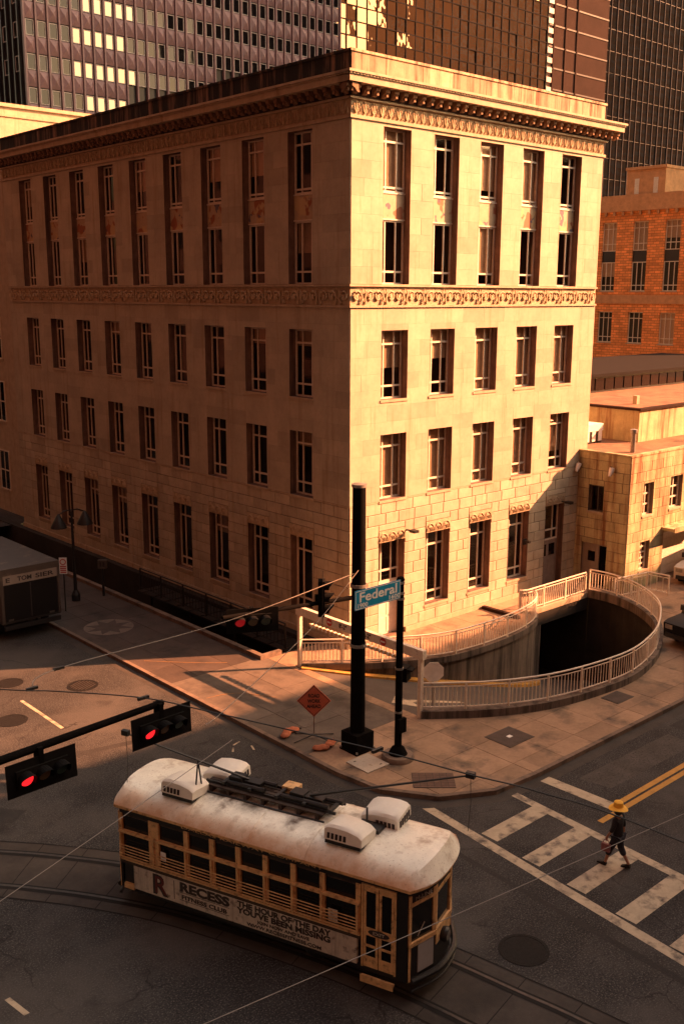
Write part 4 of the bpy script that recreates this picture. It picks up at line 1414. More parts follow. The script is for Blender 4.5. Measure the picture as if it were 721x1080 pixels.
# ---- unseen blocks: one shades the crossing, most are added to block sky light
def block(name, label, x0, x1, y0, y1, h, faces):
    t = thing(name, label, 'building', (x0, y0, 0))
    MB().box(0, x1 - x0, 0, y1 - y0, 0, h).build('wall', 'block_wall', t)
    MB().box(-0.2, x1 - x0 + 0.2, -0.2, y1 - y0 + 0.2, h, h + 0.4).build('coping', 'trim_stone', t)
    W_, D_ = x1 - x0, y1 - y0
    for f in faces:
        n = int((D_ if f == 'east' else W_) / 3.4)
        for k in range(n):
            for j in range(min(16, int(h / 4.2))):
                z = 1.2 + j * 4.2
                if f == 'east':
                    MB().box(W_ - 0.02, W_ + 0.05, 1 + k * 3.4, 2.7 + k * 3.4, z, z + 2.4).build('window', 'black_pane', t)
                else:
                    MB().box(1 + k * 3.4, 2.7 + k * 3.4, D_ - 0.02, D_ + 0.05, z, z + 2.4).build('window', 'black_pane', t)
    return t


block('unseen_block', 'office block across the side street that shades the crossing', -4.0, 75.0, -60.0, -27.35, 25.6, ['north'])
block('unseen_block', 'unseen dark red block added across the street to block sky and bounce red light', -45.0, -21.5, 3.0, 95.0, 150.0, ['east'])  # height and colour set to block sky and throw red bounce
block('unseen_block', 'tall office block far right that keeps the sun off the purple tower', 95.0, 150.0, -15.0, 25.0, 112.0, [])
block('unseen_block', 'unseen block behind the viewpoint, made tall to block sky light', -70.0, -27.6, -80.0, -14.0, 130.0, ['north'])  # height raised only to keep sky off the shaded facade
block('unseen_block', 'unseen block added to block sky light along the cross street to the west', -85.0, -62.0, -13.0, 2.5, 130.0, [])  # street-end blocks from here on are added to cut sky light
block('unseen_block', 'unseen block added to block sky light along the tram street to the south', -40.0, 10.0, -135.0, -105.0, 130.0, [])
block('unseen_block', 'unseen block added to block sky light along the shaded street to the north', -21.4, -1.0, 112.0, 135.0, 130.0, [])
for (x0, x1, h, lab) in ((338.0, 480.0, 190.0, 'banded tower mirrored in the gridded glass tower'), (555.0, 760.0, 250.0, 'banded tower mirrored in the black glass tower')):
    t = thing('office_tower', lab, 'tower', (x0, -140, 0))
    MB().box(0, x1 - x0, 0, 40, 0, h).build('core', 'brick_trim', t)
    for j in range(int(h / 5.0)):
        MB().box(0, x1 - x0, 40, 40.4, j * 5.0, j * 5.0 + 2.2).build('floor_band', 'mullion_white' if j % 3 else 'trim_stone', t)


# ================================================================== STREET OBJECTS
def railing(name, label, path, z0, h=1.0, post=1.5, pick=0.135, mat='white_rail', mid=False, group=None, closed=False):
    p0 = Vector((path[0][0], path[0][1], z0))
    t = thing(name, label, 'railing', p0, 0, group)
    P = [Vector((x, y, 0)) - Vector((p0.x, p0.y, 0)) for x, y in path]
    fine = resample(P, 0.25)
    MB().tube([p + Vector((0, 0, h)) for p in fine], 0.035, 6).build('top_rail', mat, t, smooth=True)
    MB().tube([p + Vector((0, 0, 0.10)) for p in fine], 0.025, 5).build('bottom_rail', mat, t, smooth=True)
    MB().tube([p + Vector((0, 0, h - 0.13)) for p in fine], 0.022, 5).build('upper_rail', mat, t, smooth=True)
    pm = cached(('post', round(h, 2), mat), lambda: MB().box(-0.03, 0.03, -0.03, 0.03, 0, h).mesh('post', mat))
    km = cached(('pick', round(h, 2), mat), lambda: MB().box(-0.011, 0.011, -0.011, 0.011, 0.10, h - 0.13).mesh('baluster', mat))
    for p in resample(P, post):
        put('post', pm, t, p)
    for p in resample(P, pick):
        put('baluster', km, t, p)
    return t


railing('railing', 'long white curved railing along the pavement side of the ramp', front_xy, 0.40, 0.95, 1.55, 0.15)
railing('railing', 'white railing on the inner ramp wall before the stone facade', [q for q in back_xy if q[0] < 9.35] + [(9.1, -1.85), (8.8, -1.75)], 0.26, 0.95, 1.55, 0.135)
railing('railing', 'short straight white railing by the annex wall at the back of the ramp', [(8.75, -1.72), (8.95, -1.9), (13.5, -1.92)], 0.24, 0.98, 1.5, 0.15)
railing('railing', 'small white stair railing right of the ramp beside the annex front', [(14.0, -3.2), (16.3, -3.6), (16.4, -4.6)], 0.132, 0.95, 1.1, 0.3)
# dark iron railing in the areaway along the shaded facade
railing('areaway_railing', 'black iron railing over the dark areaway below the shaded facade', [(-1.64, 13.2), (-1.64, 2.0)], 0.0, 1.05, 1.8, 0.24, 'black_metal')
t = thing('areaway_landing', 'dark grated landing under the iron railing in the areaway', 'landing', (-1.64, 2.0, -0.12))
MB().box(-0.12, 1.15, -0.1, 11.3, 0, 0.06).build('deck', 'iron', t)
for k in range(12):
    MB().box(-0.1, 1.15, k * 0.98, k * 0.98 + 0.05, 0.06, 0.10).build('grate_bar', 'rail_steel', t)
for k in range(4):
    MB().box(-0.05, 0.05, k * 3.4, k * 3.4 + 0.1, -2.68, 0).build('post', 'black_metal', t)

# ---- height limit gate over the ramp mouth
gt = thing('height_gate', 'white height limit gate with hanging bar over the ramp mouth', 'gate', (-2.75, -6.6, 0.13))
MB().box(-0.07, 0.07, -0.07, 0.07, 0, 2.1).build('post', 'white_rail', gt)
MB().box(-0.07, 0.07, 6.25, 6.39, 0, 2.1).build('post', 'white_rail', gt)
bm_ = MB().box(-0.09, 0.09, -0.16, 6.46, 2.1, 2.42).build('beam', 'white_rail', gt)
for y in (1.72, 4.52):
    d = put('no_entry_disc', MB().lathe([(0, 0), (0.145, 0), (0.145, 0.012), (0, 0.012)], n=20).mesh('no_entry_disc', 'sign_red'), bm_, (-0.093, y, 2.26))
    d.rotation_euler = (0, -PI / 2, 0)
    put('no_entry_bar', MB().box(-0.004, 0, -0.10, 0.10, -0.028, 0.028).mesh('no_entry_bar', 'sign_white'), bm_, (-0.107, y, 2.26))
for y, tx in ((4.0, "8'-2\""), (2.75, "8'-2\"")):
    o = put('lettering', text_mesh(tx, 0.22, 'ink', bold=0.006), bm_, (-0.093, y, 2.19), -PI / 2)
hb = MB().tube([(0, 1.0, 1.85), (0, 5.75, 1.85)], 0.055, 8).build('hanging_bar', 'neon_strip', gt, smooth=True)
for k in range(22):
    MB().box(-0.06, 0.06, 0, 0.09, -0.06, 0.06).build('stripe', 'sign_white', hb, (0, 1.05 + k * 0.215, 1.85))
for y in (1.3, 3.4, 5.5):
    MB().tube([(0, y, 1.88), (0, y, 2.12)], 0.012, 5).build('chain', 'galvanised', gt)
t = thing('octagonal_sign', 'pale back of an octagonal sign beside the right gate post', 'sign', (-2.30, -6.75, 0.13), R(-38))
MB().tube([(0, 0, 0), (0, 0, 1.9)], 0.03, 6).build('post', 'galvanised', t)
oc = [(0.37 * math.cos(PI / 8 + k * PI / 4), 0.37 * math.sin(PI / 8 + k * PI / 4)) for k in range(8)]
o = MB().prism(oc, 0, 0.012).build('plate', 'white_paint', t, (0, -0.04, 1.58))
o.rotation_euler = (PI / 2, 0, 0)

# ---- traffic signals
def signal_head(parent, loc, rz, horizontal=True, lit=True, back=True, lamp='red_lamp'):
    """Three lens signal, faces local -y. Returns the housing."""
    L_, W_ = 1.08, 0.36
    m = MB()
    if horizontal:
        m.box(-L_ / 2, L_ / 2, 0, 0.2, -W_ / 2, W_ / 2)
        cs = [(-0.36, 0), (0, 0), (0.36, 0)]
    else:
        m.box(-W_ / 2, W_ / 2, 0, 0.2, -L_ / 2, L_ / 2)
        cs = [(0, 0.36), (0, 0), (0, -0.36)]
    h = put('housing', m.mesh('housing', 'signal_black'), parent, loc, rz)
    if back:
        bw, bh = (1.46, 0.70) if horizontal else (0.70, 1.46)
        put('backplate', MB().box(-bw / 2, bw / 2, 0.06, 0.075, -bh / 2, bh / 2).mesh('backplate', 'signal_black'), h)
    for k, (x, z) in enumerate(cs):
        ln = MB()
        n = 18
        ln.quad(*[(x + 0.145 * math.cos(2 * PI * a / n), -0.012, z + 0.145 * math.sin(2 * PI * a / n)) for a in range(n)])
        nm = (lamp if lit else 'dark_red', 'lens_amber', 'lens_green')[k]
        put('lens', ln.mesh('lens', nm), h)
        v = MB()
        ring = [(math.cos(a), math.sin(a)) for a in [R(-35 + 250 * q / 12) for q in range(13)]]
        for a, b in zip(ring, ring[1:]):
            da, db = 0.28 * (0.45 + 0.55 * max(0, a[1])), 0.28 * (0.45 + 0.55 * max(0, b[1]))
            v.quad((x + 0.155 * a[0], 0, z + 0.155 * a[1]), (x + 0.155 * b[0], 0, z + 0.155 * b[1]), (x + 0.155 * b[0], -db, z + 0.155 * b[1]), (x + 0.155 * a[0], -da, z + 0.155 * a[1]))
        put('visor', v.mesh('visor', 'signal_black'), h)
    return h


# near mast arm reaching in from the left
ma = thing('mast_arm', 'thick black mast arm reaching in from the left over the tram', 'signal arm', (-22.6, -10.85, 0))
MB().tube([(0, 0, 0), (0, 0, 7.2)], 0.2, 12, 0.15).build('pole', 'pole_paint', ma, smooth=True)
MB().tube([(0, 0, 5.22), (3.6, 0, 5.36), (7.3, 0, 5.54)], 0.10, 10, 0.07).build('arm', 'pole_paint', ma, smooth=True)
MB().box(-0.3, 0.3, -0.3, 0.3, 0, 0.4).build('base', 'pole_paint', ma)
for (x, z, lab) in ((-18.15, 4.94, 'horizontal signal with red lamp at the left picture edge'), (-15.42, 5.08, 'horizontal signal with red lamp at the end of the mast arm')):
    t = thing('traffic_signal', lab, 'traffic light', (x, -11.05, z), 0, 'red lit signals on the near mast arm')
    h = signal_head(t, (0, 0, 0), 0)
    h.rotation_euler = (0, R(-1.5), 0)
    put('clamp', MB().box(-0.05, 0.05, 0.05, 0.3, 0.1, 0.5).mesh('clamp', 'pole_paint'), t)

# tall pole at the corner with its arm
tp = thing('signal_pole', 'tall thick black steel pole on a square base at the corner', 'pole', (-5.95, -6.95, 0.13))
MB().tube([(0, 0, 0.5), (0, 0, 8.42)], 0.235, 20, 0.20).build('shaft', 'pole_paint', tp, smooth=True)
MB().box(-0.36, 0.36, -0.36, 0.36, 0, 0.62).build('base', 'pole_paint', tp)
MB().box(-0.40, 0.40, -0.40, 0.40, 0, 0.05).build('foot_plate', 'pole_paint', tp)
MB().lathe([(0, 8.5), (0.23, 8.47), (0.23, 8.38)], n=20).build('cap', 'galvanised', tp, smooth=True)
MB().tube([(0, 0, 4.98), (-2.4, 0.05, 5.16), (-4.95, 0.1, 5.36)], 0.07, 8, 0.055).build('arm', 'pole_paint', tp, smooth=True)
for z in (3.4, 5.3):
    MB().lathe([(0.235, z), (0.255, z), (0.255, z + 0.1), (0.235, z + 0.1)], n=20).build('band', 'galvanised', tp)
for (a, b) in ((-0.3, -0.3), (0.3, -0.3), (-0.3, 0.3), (0.3, 0.3)):
    MB().lathe([(0, 0.12), (0.035, 0.11), (0.035, 0.05)], (a * 1.22, b * 1.22), 8).build('bolt', 'galvanised', tp)
t = thing('traffic_signal', 'vertical black signal with side visors on the arm by the gate', 'traffic light', (-7.3, -6.95, 5.35), R(48))
signal_head(t, (0, 0, 0), 0, horizontal=False, lit=False)
put('clamp', MB().box(-0.05, 0.05, 0.05, 0.3, -0.1, 0.1).mesh('clamp', 'pole_paint'), t)
t = thing('traffic_signal', 'dark horizontal signal with tiny red glow before the shaded facade', 'traffic light', (-9.95, -6.95, 5.22), R(-28))
signal_head(t, (0, 0, 0), 0, lamp='red_lamp_dim')
put('clamp', MB().box(-0.05, 0.05, 0.05, 0.25, 0.0, 0.35).mesh('clamp', 'pole_paint'), t)

# short pole with street name sign
spole = thing('sign_pole', 'slim black pole on a round concrete foot near the kerb', 'pole', (-5.46, -8.25, 0.13))
MB().tube([(0, 0, 0.15), (0, 0, 5.72)], 0.115, 14, 0.105).build('shaft', 'pole_paint', spole, smooth=True)
MB().lathe([(0, 0.17), (0.46, 0.15), (0.5, 0.08), (0.5, 0)], n=24).build('foot', 'kerb_stone', spole, smooth=True)
MB().lathe([(0.115, 0.42), (0.2, 0.36), (0.28, 0.2), (0.30, 0.16)], n=16).build('flange', 'pole_paint', spole, smooth=True)
MB().lathe([(0, 5.82), (0.10, 5.78), (0.135, 5.70), (0.105, 5.68)], n=14).build('cap', 'pole_paint', spole, smooth=True)
MB().box(-0.15, 0.15, -0.2, -0.1, 0.9, 1.35).build('control_box', 'pole_paint', spole)
for z in (1.5, 2.9, 5.1):
    MB().lathe([(0.11, z), (0.13, z), (0.13, z + 0.06), (0.11, z + 0.06)], n=14).build('band', 'galvanised', spole)
t = thing('pedestrian_signal', 'black pedestrian signal box on the slim corner pole', 'signal', (-5.46, -8.25, 2.78), R(25))
MB().box(0.12, 0.52, -0.2, 0.12, -0.2, 0.24).build('housing', 'signal_black', t)
MB().box(0.16, 0.48, -0.36, -0.2, 0.16, 0.2).build('hood', 'signal_black', t)
MB().box(0.0, 0.14, -0.05, 0.05, -0.12, -0.06).build('bracket', 'signal_black', t)
ss = thing('street_sign', 'blue street name sign reading Federal between the two poles', 'street sign', (-7.45, -8.40, 5.32), R(1.0))
pl_ = MB().box(0, 1.86, -0.012, 0.012, 0, 0.575).build('plate', 'sign_blue', ss)
MB().box(0.025, 1.835, -0.015, -0.0125, 0.02, 0.04).build('border', 'sign_white', ss)
MB().box(0.025, 1.835, -0.015, -0.0125, 0.535, 0.555).build('border', 'sign_white', ss)
MB().box(0.02, 0.04, -0.015, -0.0125, 0.04, 0.535).build('border', 'sign_white', ss)
MB().box(1.82, 1.84, -0.015, -0.0125, 0.04, 0.535).build('border', 'sign_white', ss)
put('lettering', text_mesh('Federal', 0.40, 'sign_white', fit=1.52, bold=0.008), ss, (0.15, -0.014, 0.225))
put('lettering', text_mesh('1900', 0.17, 'sign_white', fit=0.40, bold=0.003), ss, (0.07, -0.014, 0.065))
put('lettering', text_mesh('1600', 0.17, 'sign_white', fit=0.46, bold=0.003), ss, (1.33, -0.014, 0.065))
MB().box(1.84, 2.02, -0.03, 0.03, 0.1, 0.16).box(1.84, 2.02, -0.03, 0.03, 0.42, 0.48).build('bracket', 'galvanised', ss)

# orange road work sign on a folding stand, with sandbags
rw_ = thing('road_work_sign', 'orange diamond ROAD WORK AHEAD sign on a folding stand', 'road sign', (-6.5, -5.5, 0.135), R(-42))
o = MB().box(-0.385, 0.385, -0.008, 0.008, -0.385, 0.385).build('panel', 'sign_orange', rw_, (0, 0, 1.30))
o.rotation_euler = (0, PI / 4, 0)
bb = MB()
for a, b, c, d in ((-0.365, 0.365, 0.345, 0.36), (-0.365, 0.365, -0.36, -0.345), (0.345, 0.36, -0.345, 0.345), (-0.36, -0.345, -0.345, 0.345)):
    bb.box(a, b, -0.011, -0.0085, c, d)
bb.build('border', 'ink', o)
for k, tx in enumerate(('ROAD', 'WORK', 'AHEAD')):
    put('lettering', text_mesh(tx, 0.165, 'ink', fit=(0.36, 0.42, 0.46)[k], bold=0.005, align='CENTER'), rw_, (0, -0.0105, 1.42 - k * 0.18))
MB().tube([(0, 0.03, 0.1), (0, 0.03, 1.25)], 0.022, 6).build('mast', 'galvanised', rw_)
for (x, y) in ((0.62, 0.35), (-0.62, 0.35), (0.62, -0.35), (-0.62, -0.35)):
    MB().tube([(0, 0.03, 0.14), (x, y, 0.02)], 0.02, 5).build('leg', 'black_metal', rw_)


def bag_mesh():
    m = MB()
    nu, nv = 12, 8
    for i in range(nu + 1):
        for j in range(nv):
            u = -1 + 2 * i / nu
            a = 2 * PI * j / nv
            w = math.sqrt(max(0.0, 1 - abs(u) ** 3.2)) * 0.95 + 0.05
            m.v.append((0.28 * u, 0.15 * w * math.cos(a), 0.075 + 0.075 * w * math.sin(a) + 0.012 * math.sin(u * 7)))
            m.t.append(1.0)
    for i in range(nu):
        for j in range(nv):
            a, b = i * nv + j, i * nv + (j + 1) % nv
            m.f.append((a, b, b + nv, a + nv))
    return m.mesh('sandbag', 'sandbag', True)


bgm = bag_mesh()
for (x, y, a, lab) in ((-7.05, -4.75, 0.6, 'orange sandbag nearest the kerb behind the road work sign'), (-6.72, -4.62, -0.3, 'orange sandbag lying behind the road work sign, farther from the kerb'),
                       (-6.85, -6.25, -0.5, 'orange sandbag on the front foot of the road work sign, nearest the kerb'), (-6.42, -6.2, 0.5, 'orange sandbag between the road work sign and tall pole base')):
    t = tag(put('sandbag', bgm, None, (x, y, 0.136), a), lab, 'sandbag', 'sandbags holding the road work sign')
    put('tie', MB().box(0.27, 0.34, -0.02, 0.02, 0.05, 0.1).mesh('tie', 'ink'), t)

# twin lamp post and small signs on the shaded pavement
lp = thing('street_lamp', 'black twin headed street lamp on the shaded pavement', 'street lamp', (-5.07, 13.2, 0.13))
MB().tube([(0, 0, 0), (0, 0, 4.25)], 0.09, 10, 0.05).build('post', 'black_metal', lp, smooth=True)
MB().lathe([(0.2, 0), (0.2, 0.3), (0.1, 0.5), (0.09, 0.5)], n=12).build('base', 'black_metal', lp)
MB().tube([(-0.65, 0, 4.15), (-0.3, 0, 4.3), (0.3, 0, 4.3), (0.65, 0, 4.15)], 0.03, 6).build('cross_arm', 'black_metal', lp)
for s in (-0.65, 0.65):
    MB().lathe([(0.03, 4.18), (0.10, 4.1), (0.36, 3.6), (0.36, 3.55), (0.0, 3.58)], (s, 0), 16).build('lamp_shade', 'black_metal', lp, smooth=True)
t = thing('parking_sign', 'small white parking sign on a dark post by the lamp', 'sign', (-6.2, 12.0, 0.13), R(-40))
MB().tube([(0, 0, 0), (0, 0, 2.5)], 0.03, 6).build('post', 'black_metal', t)
pn_ = MB().box(-0.17, 0.17, -0.05, -0.035, 1.75, 2.5).build('plate', 'sign_white', t)
MB().lathe([(0.14, 0), (0.14, 0.006), (0.10, 0.006), (0.10, 0)], n=16).build('ring', 'sign_red', pn_, (0, -0.05, 2.3)).rotation_euler = (PI / 2, 0, 0)
for k in range(4):
    MB().box(-0.13, 0.13, -0.054, -0.05, 0, 0.05).build('print_line', 'sign_red', pn_, (0, 0, 1.8 + k * 0.09))
t = thing('parking_meter', 'small pale box on a dark post beside the areaway kerb', 'parking meter', (-3.75, 13.0, 0.13), R(-40))
MB().tube([(0, 0, 0), (0, 0, 1.35)], 0.06, 8).build('post', 'black_metal', t)
MB().box(-0.2, 0.2, -0.1, 0.1, 1.35, 1.75).build('box', 'truck_white', t)
MB().box(-0.1, -0.02, -0.104, -0.1, 1.45, 1.66).box(0.03, 0.12, -0.104, -0.1, 1.45, 1.66).build('display', 'ink', t)

# ---- overhead tram wires
def wire(label, pts_, r=0.012, mat='wire_light', ins=None):
    p0 = Vector(pts_[0])
    t = thing('overhead_wire', label, 'wire', p0, 0, 'overhead tram wires')
    sp = [p - p0 for p in spline(pts_, 6)]
    MB().tube(sp, r, 5).build('cable', mat, t)
    for q in ins or []:
        c = Vector(q) - p0
        MB().box(c.x - 0.13, c.x + 0.13, c.y - 0.03, c.y + 0.03, c.z - 0.03, c.z + 0.03).build('clamp', 'wire_dark', t)
    return t


Z = 5.8
TW = [(-26, 2, Z), (-20.4, -5.2, Z), (-17.85, -8.47, Z), (-16.99, -9.38, Z), (-15.8, -10.91, Z), (-15.2, -12.34, Z), (-14.5, -14.2, Z), (-13.85, -15.95, Z), (-13.31, -17.74, Z), (-12.9, -19.0, Z), (-12.55, -21.3, Z), (-12.4, -30, Z)]
wire('dark trolley contact wire curving over the tram roof', TW, 0.014, 'wire_dark', [(-15.8, -10.91, Z), (-13.85, -15.95, Z)])
wire('pale span wire from the tall pole to the left over the sunlit road', [(-17.31, -8.88, Z), (-16.39, -8.28, Z + 0.05), (-11.5, -7.93, Z), (-6.15, -7.0, Z + 0.1)], 0.011, 'wire_light', [(-17.31, -8.88, Z), (-16.39, -8.28, Z + 0.05)])
wire('thin pale wire rising from the lower left past the tram roof', [(-23.0, -16.6, Z), (-18.62, -14.97, Z), (-15.6, -13.8, Z)], 0.006)
wire('thin pale wire from the tram wire toward the tall pole', [(-15.6, -12.9, Z), (-14.77, -12.49, Z), (-10.07, -9.7, Z), (-6.1, -7.1, Z + 0.2)], 0.009)
wire('thin pale wire crossing in front of the tram door and crosswalk', [(-24, -19.3, Z), (-20.36, -19.8, Z), (-16.59, -20.33, Z), (-11.72, -20.98, Z), (-6, -21.7, Z)], 0.006)


# ================================================================== TRAM
TD = Vector((0.348, -0.937, 0)).normalized()
tram = thing('tram', 'old cream and black tram with weathered white roof and fitness advert on its side', 'tram', (-15.57, -9.21, 0), math.atan2(TD.y, TD.x))
TL, TWD = 7.28, 2.30
EZ = 2.60
BUL = 0.36


def plan(e=0.0, n=7, x0=0.0, x1=TL, bul=BUL):
    """Body outline: straight sides, bowed ends (counter clockwise from the near rear corner)."""
    pts_ = []
    for k in range(n + 1):
        t = k / n
        y = -e + (TWD + 2 * e) * t
        s = 2 * t - 1
        pts_.append((x1 + e + bul * (1 - abs(s) ** 2.8), y))
    for k in range(n + 1):
        t = 1 - k / n
        y = -e + (TWD + 2 * e) * t
        s = 2 * t - 1
        pts_.append((x0 - e - bul * (1 - abs(s) ** 2.8), y))
    return pts_


# lower body shell and floor
MB().prism(plan(-0.06), 0.42, 1.12).build('body', 'tram_black', tram)
MB().prism(plan(-0.30), 1.12, 2.5).build('interior', 'tram_black', tram)
# letterboard under the eaves
ring_o, ring_i = plan(-0.015), plan(-0.12)
lb = MB()
for a, b in zip(ring_o, ring_o[1:] + ring_o[:1]):
    lb.quad((*a, 2.40), (*b, 2.40), (*b, 2.585), (*a, 2.585))
lb.build('letterboard', 'tram_black', tram)
put('lettering', text_mesh('DALLAS RAILWAY COMPANY', 0.085, 'cream_paint', fit=3.6), tram, (1.75, -0.0, 2.46))

# roof: vaulted, drooping at the bowed ends
rf = MB()
NU, NV = 36, 16
ov = 0.07
for i in range(NU + 1):
    for j in range(NV + 1):
        s = -1 + 2 * j / NV
        u = i / NU
        bulge = (BUL + 0.02) * (1 - abs(s) ** 2.8)
        xa, xb = -ov - bulge, TL + ov + bulge
        x = xa + (xb - xa) * u
        y = TWD / 2 + s * (TWD / 2 + ov)
        edge = min((x - xa), (xb - x))
        endf = min(1.0, max(0.0, edge) / 0.32)
        endf = 1 - (1 - endf) ** 2.4
        side = max(0.0, 1 - abs(s) ** 3.2)
        zz = EZ + 0.37 * (side ** 0.75) * (endf ** 0.7)
        rf.v.append((x, y, zz))
        rf.t.append(1.0)
for i in range(NU):
    for j in range(NV):
        a = i * (NV + 1) + j
        rf.f.append((a, a + 1, a + NV + 2, a + NV + 1))
roof = rf.build('roof', 'roof_paint', tram, smooth=True)
eo = plan(ov + 0.005, 12)
ev = MB()
for a, b in zip(eo, eo[1:] + eo[:1]):
    ev.quad((*a, EZ - 0.05), (*b, EZ - 0.05), (*b, EZ + 0.015), (*a, EZ + 0.015))
ev.build('eave', 'cream_paint', roof)
und = MB().quad(*[(x, y, EZ - 0.03) for x, y in plan(ov, 12)])
und.build('soffit', 'tram_black', roof)
# roof seams
for x in (1.9, 3.55, 4.95):
    sm_ = MB()
    ps = []
    for j in range(NV + 1):
        s = -1 + 2 * j / NV
        ps.append((x, TWD / 2 + s * (TWD / 2 + ov), EZ + 0.37 * (max(0.0, 1 - abs(s) ** 3.2) ** 0.75) + 0.004))
    sm_.tube(ps, 0.012, 4)
    sm_.build('roof_seam', 'roof_paint', roof)

# near side and far side: posts, rails, guard bars, panes, advert panel
POSTS = [(0.0, 0.07), (0.84, 1.12), (1.82, 1.94), (2.51, 2.64), (3.2, 3.32), (3.89, 4.01), (4.58, 4.70), (5.28, 5.40), (6.12, 6.23)]
for near in (True, False):
    ys = 0.0 if near else TWD
    sg = -1 if near else 1

    def sb(x0, x1, d0, d1, z0, z1):
        y0, y1 = ys + sg * d0, ys + sg * d1
        return MB().box(x0, x1, min(y0, y1), max(y0, y1), z0, z1)
    for a, b in POSTS:
        sb(a, b, -0.08, 0.0, 1.18, 2.40).build('post', 'cream_paint', tram)
        if near:
            sb((a + b) / 2 - 0.018, (a + b) / 2 + 0.018, 0.0, 0.035, 1.26, 2.0).build('guard_post', 'cream_paint', tram)
    for (a, b), (c, d) in zip(POSTS, POSTS[1:]):
        pn0 = sb(b, c, -0.075, -0.06, 1.25, 2.40).build('window_pane', 'tram_pane', tram)
        sb(b, c, -0.06, -0.045, 2.33, 2.40).build('blind', 'wood_board', pn0)
    sb(0, 6.23, -0.05, 0.045, 1.93, 1.985).build('window_rail', 'cream_paint', tram)
    if near:
        for k in range(5):
            MB().tube([(0.02, -0.05, 1.33 + k * 0.075), (6.2, -0.05, 1.33 + k * 0.075)], 0.011, 5).build('guard_bar', 'cream_paint', tram)
    sb(0, 6.23, -0.08, 0.03, 1.235, 1.275).build('belt_rail', 'cream_paint', tram)
    sb(0, 6.23, -0.08, 0.015, 1.15, 1.235).build('belt_board', 'wood_board', tram)
    ap = sb(0.38, 6.16, -0.06, 0.012, 0.56, 1.15).build('advert_panel', 'ad_panel', tram)
    sb(0.08, 0.37, -0.06, 0.008, 0.50, 0.62).build('skirt_end', 'cream_paint', tram)
    if near:
        yT = -0.0165
        # big collegiate R
        put('emblem_letter', text_mesh('R', 0.68, 'ink', fit=0.42, bold=0.02), ap, (0.90, yT, 0.63))
        put('emblem_letter_fill', text_mesh('R', 0.62, 'dark_red', fit=0.33, bold=0.0), ap, (0.95, yT - 0.002, 0.65))
        MB().box(1.52, 1.535, yT, yT + 0.004, 0.64, 1.1).build('divider', 'ink', ap)
        put('lettering', text_mesh('RECESS', 0.30, 'ink', fit=1.34, bold=0.014), ap, (1.68, yT, 0.90))
        MB().box(1.68, 3.02, yT, yT + 0.004, 0.855, 0.865).build('rule', 'ink', ap)
        put('lettering', text_mesh('FITNESS CLUB', 0.14, 'ink', fit=1.22, bold=0.004), ap, (1.73, yT, 0.705))
        MB().box(1.68, 3.02, yT, yT + 0.004, 0.665, 0.675).build('rule', 'ink', ap)
        put('lettering', text_mesh('THE HOUR OF THE DAY', 0.185, 'ink', fit=2.32, bold=0.007), ap, (3.24, yT, 0.995))
        put('lettering', text_mesh("YOU'VE BEEN MISSING", 0.185, 'ink', fit=2.32, bold=0.007), ap, (3.24, yT, 0.84))
        put('lettering', text_mesh('JOIN NOW AND SAVE', 0.10, 'ink', fit=1.3, bold=0.002), ap, (3.75, yT, 0.725))
        put('lettering', text_mesh('WWW.RECESSFITNESS.COM', 0.11, 'ink', fit=1.85, bold=0.002), ap, (3.48, yT, 0.60))
        # notice behind the guard bars and one in a window
        MB().box(5.5, 5.72, -0.03, -0.02, 1.36, 1.66).build('notice', 'ad_panel', tram)
        MB().box(1.17, 1.32, -0.058 + 0.05, -0.002, 1.5, 1.72).build('notice', 'sign_white', tram)

# folding door on the near side (front) and plain panel on the far side
dr = put('door', MB().box(6.26, 6.30, -0.02, 0.06, 0.56, 2.45).box(7.0, 7.04, -0.02, 0.06, 0.56, 2.45).box(6.30, 7.0, -0.02, 0.06, 2.40, 2.45).mesh('door', 'cream_paint'), tram)
for k in (0, 1):
    x0 = 6.31 + k * 0.35
    lf = put('door_leaf', MB().box(x0, x0 + 0.055, -0.012, 0.03, 0.58, 2.39).box(x0 + 0.275, x0 + 0.33, -0.012, 0.03, 0.58, 2.39)
             .box(x0 + 0.055, x0 + 0.275, -0.012, 0.03, 0.58, 0.82).box(x0 + 0.055, x0 + 0.275, -0.012, 0.03, 1.30, 1.48).box(x0 + 0.055, x0 + 0.275, -0.012, 0.03, 2.30, 2.39)
             .box(x0 + 0.055, x0 + 0.275, -0.010, 0.03, 1.04, 1.09).mesh('door_leaf', 'cream_paint'), dr)
    put('door_pane', MB().box(x0 + 0.05, x0 + 0.28, 0.005, 0.015, 0.8, 2.32).mesh('door_pane', 'tram_pane'), dr)
ovl = MB()
for q in range(20):
    pass
ovl.quad(*[(6.66 + 0.24 * math.cos(2 * PI * q / 20), -0.025, 1.40 + 0.075 * math.sin(2 * PI * q / 20)) for q in range(20)])
ov_o = put('oval_sign', ovl.mesh('oval_sign', 'ink'), dr)
put('lettering', text_mesh('EXIT', 0.10, 'plate', fit=0.26, align='CENTER'), ov_o, (6.66, -0.028, 1.365))
MB().box(6.28, 7.02, -0.09, 0.0, 0.34, 0.38).box(6.28, 7.02, -0.10, -0.08, 0.26, 0.42).build('step', 'cream_paint', tram)
MB().box(6.23, 7.05, TWD - 0.06, TWD + 0.006, 0.56, 2.4).build('side_panel', 'cream_paint', tram)
MB().box(7.04, 7.28, -0.004, 0.06, 0.5, 2.45).build('corner_panel', 'tram_black', tram)

